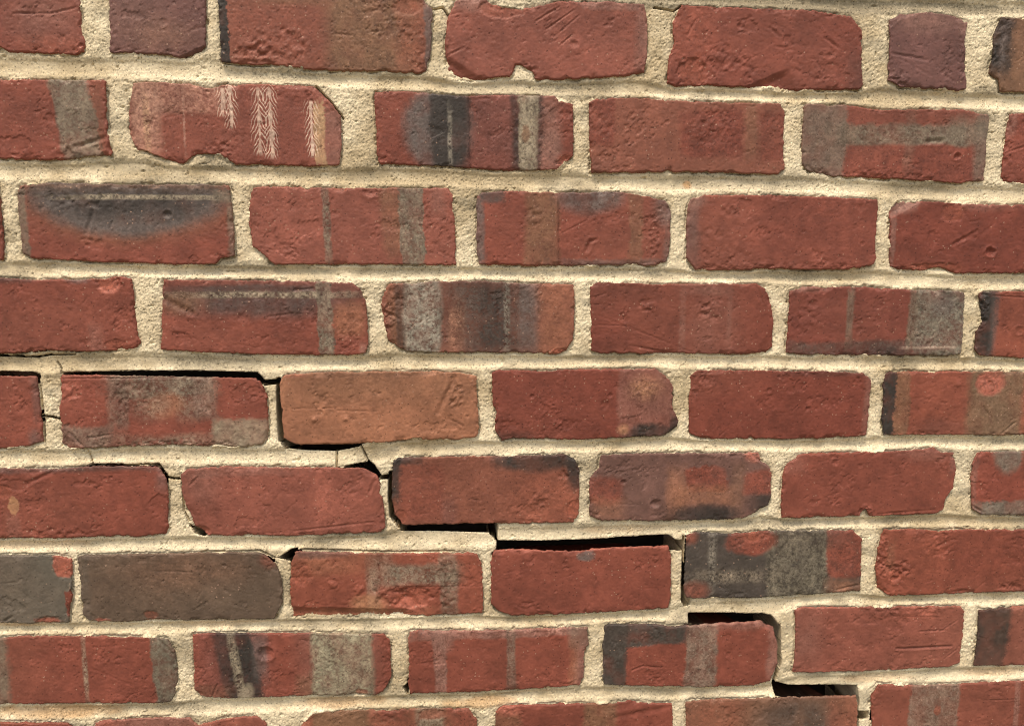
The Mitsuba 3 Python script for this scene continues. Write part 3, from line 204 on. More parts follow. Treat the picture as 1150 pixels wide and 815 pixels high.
  [('pit',-27.9,14.8,8.3,2.8),('crumb',-26.3,9.8,4.6,4.6,1),('crumb',52.4,-0.8,30.0,30.0,0.35),('groove',20.6,25.8,21.2,-10.5,1.9,0.8),('chip',70.1,-35.2,7.6,4.7,1.6),('groove',85.1,29.1,83.3,-37.9,1.4,0.6),('facet',88.9,-42.3,105.6,-20.5,0.4),('groove',-85.4,-32.8,-79.1,-18.0,1.8,1)]),
 ('H',-15.1,755.6,'red','red brick divided by grey vertical lines',
  [(-97.4,29.5),(-94.5,36.9),(-45.1,35.5),(15.2,34.0),(63.7,34.1),(96.8,33.8),(98.6,16.2),(93.2,3.4),(93.1,-25.0),(88.7,-34.2),(71.5,-34.5),(51.8,-35.1),(15.1,-36.0),(-21.9,-36.8),(-95.9,-34.8),(-98.6,-26.4),(-96.7,-3.7)],
  [('mauve',1.8,32.0,96.2,6.6,0.75,0.3,8,-0.0,0.3),('mauve',-63.8,0.7,6.7,39.8,0.8,0.2,8,-0.026,0.3),('taupe',13.2,0.3,4.8,37.0,0.75,0.35,8,-0.0,0.4),('mauve',-60.5,28.0,11.4,16.2,0.7,0.5,2,-0.0,0.15),('taupe',90.1,23.8,12.7,14.4,0.7,0.35,6,-0.0,0.15),('mauve',91.4,-9.3,7.9,27.0,0.6,0.4,8,-0.0,0.15),('tan',82.5,-6.9,4.9,24.9,0.4,0.6,8,-0.0,0.15),('ored',98.1,8.0,4.7,3.7,0.55,0.3,2.5,0,0.2)],
  [('pit',62.7,27.0,9.7,-0.9),('crumb',61.8,27.0,9.7,6.8,0.7),('groove',-57.6,31.9,-58.5,-35.5,1.0,0.5),('crumb',-94.0,11.2,5.7,7.6,0.7),('chip',98.1,8.0,4.9,3.9,2),('crumb',77.8,-31.6,13.8,4.9,1),('pit',-5.3,-26.7,3.9,-0.8)]),
 ('H',197.9,752.0,'red','brick with a black L shape and a taupe stripe below the crack',
  [(-97.8,37.0),(-93.0,39.9),(-41.3,37.8),(-22.3,33.6),(-6.4,35.0),(49.2,36.3),(77.0,36.3),(93.7,26.8),(98.2,4.7),(99.2,-17.4),(91.3,-35.4),(73.0,-39.9),(9.9,-39.1),(0.7,-37.3),(-74.7,-33.0),(-96.9,-30.5),(-98.7,-22.4),(-99.2,16.5)],
  [('soot',-87.2,3.1,14.8,41.6,0.96,0.12,9,-0.0,0.15),('soot',-53.0,28.6,47.6,14.5,0.94,0.14,9,-0.0,0.15),('red',-38.1,-14.7,32.1,24.1,0.9,0.25,5,-0.0,0),('taupe',11.7,-0.1,18.2,43.0,0.92,0.12,9,0.024,0.3),('mauve',52.8,34.7,50.5,7.3,0.5,0.6,2,-0.0,0.15),('mauve',93.9,-1.1,7.2,34.4,0.6,0.5,8,-0.0,0.15)],
  [('groove',-66.1,-14.5,-54.2,-9.8,2.0,1),('groove',-54.2,-9.8,-40.2,-12.5,2.0,0.8),('pit',-6.6,-27.7,7.1,-1.2),('groove',48.8,-20.7,48.4,-36.6,2.0,1),('facet',72.9,38.0,100.6,9.7,0.3),('crumb',-86.2,4.1,9.9,19.8,0.5),('crumb',60.5,-32.9,5.1,4.1,0.8)]),
 ('H',413.8,762.9,'dusty','dusty red brick with short horizontal scratches',
  [(-99.8,36.9),(-89.7,39.6),(94.2,33.6),(99.7,25.5),(98.1,-15.6),(98.2,-33.9),(85.6,-39.2),(-27.9,-39.7),(-99.3,-36.9),(-97.4,-21.7),(-97.7,14.9)],
  [('mauve',-85.8,2.3,15.4,29.0,0.3,0.8,8,-0.0,0.15),('ored',52.7,25.7,42.0,8.5,0.3,0.8,2,-0.0,0.15)],
  [('groove',20.9,-13.9,85.2,-13.4,2.3,1.6),('groove',45.8,5.8,78.4,6.1,1.5,0.8),('groove',11.0,25.2,74.0,21.7,1.3,0.4),('crumb',21.0,31.2,31.3,6.3,1),('crumb',62.9,30.6,14.7,5.3,1),('groove',77.9,-28.7,93.9,-16.5,1.6,0.6),('groove',70.1,3.8,90.2,16.8,1.6,0.5),('crumb',-91.3,-31.9,8.3,6.2,0.8)]),
 ('H',628.9,757.5,'dusty','red brick with a black left end at the bottom right',
  [(-99.8,34.0),(-57.5,36.0),(94.6,33.0),(100.3,-36.0),(-39.8,-35.9),(-100.2,-33.2),(-98.4,-3.5)],
  [('char',-85.0,2.4,22.5,41.0,0.96,0.15,6,0.079,0.15),('umber',18.6,31.6,76.0,7.5,0.3,0.6,8,-0.0,0.15)],
  [('crumb',-100.5,-3.4,4.3,21.4,0.8)]),
 ('I',-548.1,672.9,'red',None,
  [(-79.2,39.3),(12.6,36.5),(79.0,32.1),(86.6,25.7),(85.9,-6.7),(81.6,-39.3),(-86.5,-31.4)],
  [],
  [('crumb',47.7,31.7,26.6,2.7,1)]),
 ('I',-353.9,669.5,'dusty',None,
  [(-88.2,35.1),(-60.1,37.2),(-24.6,37.2),(10.0,35.2),(18.6,25.6),(43.9,31.9),(79.2,33.7),(88.2,26.1),(92.0,6.3),(90.0,-37.3),(-88.7,-33.1),(-92.0,-4.2)],
  [('mauve',-24.2,0.2,40.2,42.9,0.45,0.3,8,-0.0,0.15)],
  [('facet',2.8,37.6,21.2,22.4,0.4),('crumb',-83.8,33.9,9.0,4.5,1.5)]),
 ('I',-134.4,666.2,'umber',None,
  [(-94.1,24.4),(-81.3,38.1),(-24.7,37.8),(-6.6,35.4),(29.7,36.7),(61.4,35.1),(85.6,33.9),(94.2,19.9),(96.0,-2.3),(92.7,-38.2),(-92.6,-34.0),(-96.1,-2.4)],
  [('red',4.5,2.6,26.4,39.7,0.8,0.2,8,-0.0,0.15),('grey',43.5,1.6,16.4,40.9,0.7,0.2,7,-0.0,0.4),('red',79.4,-0.3,19.5,41.1,0.85,0.2,8,-0.0,0.15),('ored',-88.3,3.4,6.6,35.2,0.6,0.4,8,-0.0,0.15),('ored',45.9,28.6,14.6,6.4,0.55,0.3,2.5,0,0.2)],
  [('chip',45.9,28.6,15.4,6.7,1.6),('crumb',-6.8,28.2,15.3,7.6,1),('crumb',-54.2,31.6,28.3,7.6,0.6)]),
 ('I',81.0,663.5,'red',None,
  [(-100.6,32.1),(-93.3,38.4),(-56.6,38.2),(32.6,34.9),(47.5,36.7),(67.6,33.2),(96.9,31.7),(98.2,22.1),(100.8,-38.4),(-97.1,-34.8),(-100.8,-0.6)],
  [('umber',-90.0,-2.2,16.7,32.8,0.7,0.25,8,-0.0,0.15),('umber',15.1,-0.3,19.0,40.6,0.8,0.2,8,-0.0,0.15),('pink',-85.0,33.4,11.7,6.3,0.6,0.5,2,-0.0,0.15)],
  [('groove',33.8,17.9,94.0,27.6,5.0,0.8),('crumb',-85.0,33.4,9.8,5.9,1.2),('facet',31.7,24.4,96.8,36.0,0.15)]),
 ('I',295.2,660.0,'brown','brown brick with a dark round cloud at the bottom edge',
  [(-102.1,35.9),(-82.9,37.8),(-6.1,36.2),(95.8,34.5),(98.1,23.6),(102.2,-35.9),(76.9,-37.8),(-98.1,-33.6)],
  [('soot',30.9,-2.4,54.4,35.0,0.8,0.4,2,-0.0,0.3),('ored',-69.0,0.1,34.4,37.3,0.5,0.5,8,-0.0,0.15),('ored',84.4,-3.0,20.1,37.3,0.6,0.4,8,-0.0,0.15)],
  [('pit',-22.1,23.0,3.1,0.7),('pit',-55.0,26.8,3.1,0.7)]),
 ('I',514.6,667.5,'red','red brick with a broad taupe band at the bottom right',
  [(-106.0,22.9),(-98.1,38.8),(-60.9,36.0),(-2.4,35.4),(76.2,36.1),(100.1,36.1),(105.9,-36.4),(83.0,-37.5),(-100.5,-38.7)],
  [('taupe',-29.9,-3.3,29.6,44.8,0.92,0.06,10,-0.0,0.3),('ored',-26.7,4.8,4.3,5.5,0.8,0.3,2,-0.0,0.15),('mauve',70.0,-3.3,3.3,44.6,0.6,0.4,8,-0.0,0.4)],
  [('pit',-26.7,4.8,4.3,-0.8),('groove',29.5,14.1,67.4,13.4,1.3,0.6),('crumb',-99.5,29.1,8.4,6.3,0.8)]),
]
CRACK_AREAS = [[(-666.2,1082.7),(-502.9,1077.9),(-471.3,1076.6),(-467.3,1073.9),(-466.9,1068.6),(-470.2,1070.4),(-503.5,1071.7),(-667.0,1075.7)],[(-446.6,1070.9),(-445.7,1075.8),(-376.6,1076.6),(-312.1,1075.7),(-257.4,1073.5),(-249.9,1065.5),(-235.8,1066.6),(-234.3,1061.6),(-250.2,1059.6),(-256.1,1064.7),(-312.7,1066.4),(-445.8,1070.0)],[(-234.9,1003.8),(-222.6,1000.7),(-171.5,999.7),(-157.1,998.0),(-156.3,995.1),(-180.8,990.2),(-210.4,991.6),(-230.0,994.4)],[(-175.9,974.4),(-161.4,976.9),(-147.7,978.9),(-142.4,974.6),(-136.3,963.6),(-126.2,965.2),(-126.3,959.5),(-137.3,959.3),(-145.3,968.1),(-156.1,970.2),(-170.6,971.5)],[(-120.0,913.8),(-18.4,910.9),(-15.6,907.9),(-16.2,887.3),(-25.1,897.9),(-82.2,901.5),(-117.5,902.6)],[(-16.6,889.3),(23.2,887.5),(61.5,887.3),(96.1,887.7),(119.3,889.0),(148.5,889.8),(170.0,889.8),(176.9,884.7),(186.8,883.6),(188.1,871.8),(172.8,872.8),(168.4,873.5),(96.3,874.8),(72.2,872.6),(0.4,876.9),(-17.7,876.5)],[(185.6,819.1),(197.5,818.7),(195.9,808.5),(189.9,806.7),(185.8,813.0)],[(194.1,799.3),(240.2,798.0),(260.4,796.2),(278.6,796.0),(288.9,793.5),(296.5,782.8),(300.0,751.1),(294.7,753.4),(289.7,775.7),(275.1,783.6),(246.8,784.8),(194.5,786.9)],[(292.3,716.4),(302.8,711.6),(312.2,708.5),(356.9,707.0),(393.2,704.7),(396.3,684.5),(395.9,666.0),(391.7,666.2),(389.2,690.3),(297.3,696.9)],[(393.3,673.8),(408.0,674.1),(409.2,664.2),(392.8,664.0)],[(-251.2,877.8),(-243.9,879.0),(-230.8,887.2),(-224.4,888.0),(-229.6,872.7),(-239.4,876.9)],[(-334.3,918.1),(-323.9,912.1),(-311.4,913.7),(-317.3,903.4),(-326.9,906.5)],[(-119.4,728.4),(-113.6,732.3),(-113.0,719.9),(-110.2,715.6),(-114.9,720.0)]]
CRACK_LINES = [([(-469.2,1072.1),(-467.9,1057.0),(-467.6,1030.2),(-468.3,1005.8)],1.8),([(-468.2,1032.4),(-460.7,1031.8),(-455.7,1030.4),(-450.7,1029.0)],2.34),([(-450.4,1086.0),(-447.5,1080.7),(-446.3,1074.5)],1.17),([(-551.2,1092.5),(-501.6,1093.3),(-468.4,1091.5),(-455.7,1093.6),(-433.0,1093.8)],1.98),([(-236.5,1065.3),(-237.4,1037.0),(-237.1,1004.7),(-231.7,996.3)],4.95),([(-181.1,992.4),(-181.8,972.7)],1.62),([(-156.7,996.6),(-150.4,980.5),(-142.5,970.8)],1.8),([(-126.6,965.7),(-127.9,941.0),(-126.8,919.8),(-119.2,909.0)],4.5),([(-15.9,910.8),(-16.4,888.3)],1.62),([(186.3,888.0),(186.5,850.7),(187.0,818.0)],2.7),([(297.3,781.7),(300.1,737.3),(294.5,713.1)],4.14),([(395.5,668.2),(397.2,618.6),(398.0,596.3)],3.06),([(-225.4,886.6),(-129.1,880.9),(-59.1,879.2)],1.44),([(-322.7,886.8),(-264.4,886.1),(-248.4,878.2)],1.35),([(-424.4,981.6),(-391.6,981.0),(-359.5,980.5),(-350.7,966.4),(-337.7,964.7)],1.98),([(-428.3,998.6),(-426.3,990.3),(-423.5,982.0)],1.17),([(-90.6,1430.1),(-74.5,1424.0),(-66.0,1425.8),(-60.1,1417.8)],1.44),([(-189.2,1350.8),(-176.9,1338.5),(-163.9,1321.2)],1.62),([(-337.8,963.3),(-337.1,930.5),(-332.4,920.0)],1.35),([(141.2,1430.2),(160.8,1427.3),(168.7,1432.5)],1.44)]
GRIME = [(-233.8,1365.7,54.0,12.6,0.5),(-107.1,1370.2,36.0,12.6,0.3),(58.0,1353.5,63.0,10.8,0.5),(-12.4,1350.8,54.0,9.0,0.3),(288.6,1267.3,36.0,10.8,0.4),(-279.7,1280.8,36.0,10.8,0.6),(186.3,1262.3,45.0,7.2,0.3),(-322.8,1259.6,54.0,7.2,0.5),(271.4,1435.6,297.0,8.1,1.0),(419.3,1436.2,135.0,7.2,0.95),(110.1,1436.2,180.0,5.4,0.9),(-12.0,1428.6,36.0,7.2,0.6),(-307.2,1086.1,54.0,7.2,0.5),(97.3,1085.8,36.0,7.2,0.4),(-51.4,984.9,54.0,9.0,0.3),(296.3,897.7,54.0,7.2,0.5),(236.7,894.4,54.0,7.2,0.3),(-115.8,1365.9,27.0,9.0,0.4),(302.9,1167.6,45.0,7.2,0.5),(114.5,1172.8,54.0,7.2,0.4),(-111.5,1173.6,54.0,7.2,0.4),(-268.0,1178.4,54.0,7.2,0.5),(-501.1,1003.8,27.0,7.2,0.4),(473.5,1348.8,10.8,7.2,0.3)]
STAIN = [(179.9,1259.6,5.4,4.5,0.7),(-481.5,717.7,72.0,9.0,0.5),(-188.1,713.2,54.0,7.2,0.4),(-35.1,705.7,45.0,7.2,0.45),(-508.6,817.1,54.0,5.4,0.35),(-492.8,900.3,72.0,5.4,0.3),(557.4,715.0,45.0,7.2,0.35),(-112.4,699.2,27.0,7.2,0.3),(-304.4,808.9,54.0,6.3,0.25),(414.0,712.9,45.0,6.3,0.3),(119.2,898.0,54.0,5.4,0.25)]
LOOSE_CHIP = [(-180.8,991.5),(-157.2,997.0),(-150.4,980.5),(-172.4,973.4),(-181.4,973.6)]
TOP_BED,TOP_START = 1442.2,512.3

# ------------------------------------------------------------------ materials
PAL = dict(red=(.196, .057, .039), red2=(.21, .058, .04), dred=(.164, .044, .030), dred2=(.168, .046, .033), ored=(.265, .079, .049), ored2=(.218, .065, .042),
           dusty=(.225, .074, .053), brred=(.20, .072, .048), tan=(.30, .132, .078), ltan=(.42, .22, .12), umber=(.175, .092, .055),
           brown=(.165, .085, .055), brown2=(.15, .088, .06), dbrown=(.108, .075, .055), purple=(.135, .062, .056), purple2=(.14, .072, .060),
           mauve=(.235, .128, .105), char=(.031, .026, .024), slate=(.118, .094, .088), dslate=(.060, .050, .047), soot=(.060, .049, .043), bloom=(.40, .24, .18),
           grey=(.160, .130, .098), taupe=(.165, .115, .090), ltaupe=(.27, .225, .165), lgrey=(.23, .205, .17), lgreen=(.150, .132, .105),
           dgrey=(.110, .098, .080), olive=(.14, .10, .065), olive2=(.125, .108, .082), crust=(.215, .19, .135), buff=(.42, .27, .155),
           white=(.80, .62, .50), pink=(.36, .120, .085), greyp=(.155, .128, .105))
KZ = 14
base_rows, zone_rows = [], []

def add_look(base, zones):
    """Registers a brick's clay colour and its kiln marks; returns the number that the brick's uv carries."""
    base_rows.append(PAL[base])
    rows = [(*PAL[c], x / 1000, z / 1000, max(a, .4) / 1000, max(b, .4) / 1000, op, sf, p, sl, g) for (c, x, z, a, b, op, sf, p, sl, g) in zones]
    rows += [(0, 0, 0, 9, 9, .001, .001, 0, .5, 2, 0, 0)] * (KZ - len(rows))
    zone_rows.append(rows)
    return len(base_rows) - 1

TAB = {}
def table():
    if not TAB:
        zz = np.array(zone_rows, np.float32)
        TAB['z'] = [mi.Float(np.ascontiguousarray(zz[:, :, k]).ravel()) for k in range(12)]
        bb = np.array(base_rows, np.float32)
        TAB['b'] = [mi.Float(np.ascontiguousarray(bb[:, k])) for k in range(3)]
        dr.eval(TAB['z'], TAB['b'])
    return TAB

def brick_colour(p, n, uv):
    t = table()
    fid = dr.clip(dr.floor(uv.x), 0, len(base_rows) - 1)
    i = mi.UInt32(fid)
    x, z = uv.x - fid - 0.5, uv.y
    sx, sz = x + fid * 0.731, z + fid * 0.377          # noise space: every brick its own
    n1 = mikit.fbm(sx * 130, sz * 130, 3.1, octaves=3) - 0.5
    n2 = mikit.noise(sx * 900, sz * 900, 7.7)
    n3 = mikit.fbm(sx * 28, sz * 34, 11.3, octaves=3) - 0.5
    n4 = mikit.noise(sx * 430, sz * 430, 5.0)
    col = mi.Color3f(*[dr.gather(mi.Float, c, i) for c in t['b']])
    col *= 1 + 0.75 * n3 + 0.15 * n1
    wx = 0.0065 * n3 + 0.0042 * n1 + 0.0012 * (n2 - 0.5)
    wz = 0.0060 * (mikit.fbm(sx * 45, sz * 45, 21.0, octaves=3) - 0.5) + 0.0012 * (n4 - 0.5)
    streak = mikit.fbm(sx * 260, sz * 38, 15.0, octaves=2)
    patch = dr.clip(0.90 + 0.9 * (mikit.fbm(sx * 75, sz * 60, 27.0, octaves=3) - 0.40), 0.72, 1.12)
    for k in range(KZ):
        r, g, b, cx, cz, ax, az, op, sf, pw, sl, gr = [dr.gather(mi.Float, c, i * KZ + k) for c in t['z']]
        feather = sf < 0
        ww = dr.select(feather, 0.12, dr.clip(dr.minimum(ax, az) / 0.008, 0.25, 1.0))
        dz = z - cz + wz * ww
        dx = x - cx - sl * dz + wx * ww
        ex, ez = dr.abs(dx) / ax + 1e-5, dr.abs(dz) / az + 1e-5
        # feathery deposits: a stem with slanting side branches
        d = dr.power(dr.power(ex, pw) + dr.power(ez, pw), 1 / pw)
        size = dr.minimum(ax, az)
        d = d + ((n4 - 0.5) * 0.0022 + (n2 - 0.5) * 0.0014 + (streak - 0.5) * 0.0022) / (size + 0.0012)
        s = dr.abs(sf)
        m = 1 - mikit.smoothstep(1 - s, 1 + s, d)
        m = m * dr.lerp(1, mikit.smoothstep(0.30, 0.66, 0.5 * n4 + 0.35 * n2 + 0.25 * (n1 + 0.5)), gr * 0.75)
        ph = dz * 150 + dr.abs(dx) * 330 + 1.7 * n1 + cx * 900 + dr.select(dx > 0, 0.35, 0.0)
        fr = dr.abs(ph - dr.floor(ph) - 0.5) * 2
        tip = 0.55 + 0.7 * mikit.noise(dr.floor(ph) * 3.7, dr.select(dx > 0, 5.0, 1.0), fid)
        branch = mikit.smoothstep(0.45, 0.95, fr) * (1 - mikit.smoothstep(0.6, 1.0, ex / tip))
        stem = (1 - mikit.smoothstep(0.08, 0.24, ex + n1 * 0.5)) * 0.8
        mf = dr.maximum(branch * 0.85, stem) * (1 - mikit.smoothstep(0.85, 1.02, ez)) * (0.6 + 0.5 * n4)
        m = dr.clip(dr.select(feather, mf * (0.55 + 0.7 * streak), m * patch) * op, 0, 1)
        tone = (1 + 0.5 * n3) * (1 + (gr + 0.08) * (1.3 * n1 + 1.5 * (n2 - 0.5) + 0.9 * (n4 - 0.5) + 1.1 * (streak - 0.5)))
        col = col * (1 - m) + mi.Color3f(r, g, b) * tone * m
    grain = 1 + 0.20 * (n2 - 0.5) + 0.16 * (n4 - 0.5) + 0.34 * n1
    col *= grain
    # dust that lies over bricks and joints alike
    dust = mikit.smoothstep(0.42, 0.75, mikit.fbm(p.x * 5.5, p.z * 9, 2.0, octaves=4)) * (0.5 + 0.7 * (n1 + 0.5))
    col = mikit.mix(col, (.27, .135, .092), 0.13 * dr.clip(dust, 0, 1))
    # pores, pale grains and lime specks
    d1, _, w1 = mikit.voronoi(sx * 260, sz * 260)
    speck = (1 - mikit.smoothstep(0.10, 0.24, d1))
    col = col * (1 - speck * dr.select(w1 < 0.07, 0.5, 0.0))
    light = speck * dr.select(w1 > 0.94, 0.6, 0.0) * mikit.smoothstep(0.0, 0.2, n3 + 0.12)
    col = col * (1 - light) + mi.Color3f(.42, .27, .20) * light
    return dr.clip(col, 0.01, 0.9)

MARKS = {}
def mortar_colour(p, n, uv):
    x, z = p.x, p.z
    n1 = mikit.fbm(x * 55, z * 90, 1.7, octaves=4) - 0.5
    n2 = mikit.noise(x * 760, z * 760, p.y * 500)
    n3 = mikit.fbm(x * 9, z * 22, 4.2, octaves=3) - 0.5
    n4 = mikit.noise(x * 1500, z * 1500, p.y * 900)
    col = mikit.mix((.50, .41, .27), (.76, .665, .485), mikit.smoothstep(-0.34, 0.22, 0.8 * n1 + 1.1 * n3))
    grime, stain = mi.Float(0), mi.Float(0)
    for (gx, gz, ga, gb, gs) in GRIME:
        d = dr.square((x - gx / 1000) * (1000 / ga)) + dr.square((z - gz / 1000) * (1000 / gb))
        grime = dr.maximum(grime, gs * (1 - mikit.smoothstep(0.2, 1.4, d + 1.6 * n1)))
    for (gx, gz, ga, gb, gs) in STAIN:
        d = dr.square((x - gx / 1000) * (1000 / ga)) + dr.square((z - gz / 1000) * (1000 / gb))
        stain = dr.maximum(stain, gs * (1 - mikit.smoothstep(0.2, 1.3, d + 1.8 * n1)))
    grime = dr.maximum(grime, 0.5 * mikit.smoothstep(0.10, 0.32, mikit.fbm(x * 26, z * 70, 9.1, octaves=4) - 0.44))
    grime = grime * (0.45 + 0.9 * mikit.smoothstep(0.3, 0.7, n2))
    col = mikit.mix(col, (.23, .20, .145), dr.clip(grime * 1.15, 0, 0.9))
    col = mikit.mix(col, (.52, .29, .13), dr.clip(stain, 0, 0.8))
    col *= 1 + 0.42 * (n2 - 0.5) + 0.42 * (n4 - 0.5)
    d1, _, w1 = mikit.voronoi(x * 330, z * 330)
    speck = 1 - mikit.smoothstep(0.12, 0.28, d1)
    col *= 1 - speck * dr.select(w1 < 0.25, 0.55, 0.0)
    col = col * (1 - speck * dr.select(w1 > 0.9, 0.4, 0.0)) + mi.Color3f(.62, .55, .42) * speck * dr.select(w1 > 0.9, 0.4, 0.0)
    return dr.clip(col, 0.02, 0.85)

def clay_grit(p, n, uv):
    x, z = uv.x * 1.0, uv.y
    fx = x - dr.floor(x) - 0.5 + dr.floor(x) * 0.731
    fz = z + dr.floor(x) * 0.377
    d1, _, w1 = mikit.voronoi(fx * 230, fz * 230)
    pore = (1 - mikit.smoothstep(0.12, 0.42, d1)) * dr.select(w1 < 0.30, -0.55 * w1 - 0.35, dr.select(w1 > 0.86, 0.4, 0.0))
    d2, _, w2 = mikit.voronoi(fx * 95 + 7, fz * 120)
    crumb = (1 - mikit.smoothstep(0.10, 0.24, d2)) * dr.select(w2 < 0.22, -0.7, dr.select(w2 > 0.85, 0.55, 0.0))
    return 1.5 * pore + 1.4 * crumb + 0.30 * mikit.noise(fx * 420, fz * 480, 3.0) + 0.25 * mikit.noise(fx * 900, fz * 900, 8.0)

def sand_grit(p, n, uv):
    return mikit.noise(uv.x * 520, uv.y * 520, 2.0) + 0.75 * mikit.noise(uv.x * 950, uv.y * 950, 4.0)

scene['fired_clay'] = {'type': 'twosided', 'bsdf': {'type': 'bumpmap', 'arbitrary': mikit.proc(clay_grit, eps=4e-4), 'scale': 0.00021,
    'bsdf': {'type': 'principled', 'base_color': mikit.proc(brick_colour), 'roughness': 0.62, 'specular': 0.35}}}
scene['sand_mortar'] = {'type': 'twosided', 'bsdf': {'type': 'bumpmap', 'arbitrary': mikit.proc(sand_grit, eps=4e-4), 'scale': 0.0002,
    'bsdf': {'type': 'diffuse', 'reflectance': mikit.proc(mortar_colour)}}}
scene['backing_grey'] = {'type': 'twosided', 'bsdf': {'type': 'diffuse', 'reflectance': {'type': 'rgb', 'value': [.18, .17, .15]}}}  # for the unseen backing added to keep the crack dark
scene['dry_soil'] = {'type': 'twosided', 'bsdf': {'type': 'diffuse', 'reflectance': mikit.proc(
    lambda p, n, uv: mikit.mix((.10, .085, .055), (.22, .19, .13), mikit.fbm(p.x * 6, p.y * 6, 0.0, octaves=4)))}}

# ------------------------------------------------------------------ bricks
DEPTH = 0.092
ROWS = 'JABCDEFGHI'

def fb(x, z, f, seed, oct=3):
    return meshkit.fbm(np.stack([x * f, z * f, np.full_like(x, seed * 1.37)], -1), oct, seed) - 0.5

def dense_outline(poly, seed, step, rough):
    """The outline with softened corners and a broken, slightly ragged arris."""
    g = Polygon(poly).buffer(0)
    g = g.buffer(-1.3).buffer(2.4).buffer(-1.1)
    if g.geom_type != 'Polygon':
        g = max(g.geoms, key=lambda q: q.area)
    ring = g.exterior
    n = int(ring.length / step)
    pts = np.array([ring.interpolate(k * ring.length / n).coords[0] for k in range(n)])
    if not ring.is_ccw:
        pts = pts[::-1]
    if rough:
        t = np.roll(pts, -1, 0) - np.roll(pts, 1, 0)
        nrm = np.c_[t[:, 1], -t[:, 0]] / (np.linalg.norm(t, axis=1, keepdims=True) + 1e-9)
        a = fb(pts[:, 0], pts[:, 1], .14, seed, 2) * 1.9 + fb(pts[:, 0], pts[:, 1], .6, seed + 50, 2) * 1.9
        crumble = np.clip(fb(pts[:, 0], pts[:, 1], .2, seed + 90, 2) - .13, 0, 1) * 6
        pts = pts + nrm * (a * rough - crumble * rough)[:, None]
    return pts

def side(pts, i, j, n, warp):
    """n points along the ring from index i forward to j, spaced by warp in arc length."""
    m = len(pts)
    idx = np.arange(i, j + 1 if j > i else j + m + 1) % m
    s = pts[idx]
    L = np.r_[0, np.cumsum(np.linalg.norm(np.diff(s, axis=0), axis=1))]
    u = warp * L[-1]
    return np.c_[np.interp(u, L, s[:, 0]), np.interp(u, L, s[:, 1])]

def warp_grid(n, length, edge):
    """Parameters 0..1, closer together near both ends."""
    x = np.linspace(0, 1, 400)
    w = 1 + 1.6 * (np.exp(-x * length / edge) + np.exp(-(1 - x) * length / edge))
    c = np.r_[0, np.cumsum((w[1:] + w[:-1]) / 2)]
    return np.interp(np.linspace(0, 1, n), c / c[-1], x)

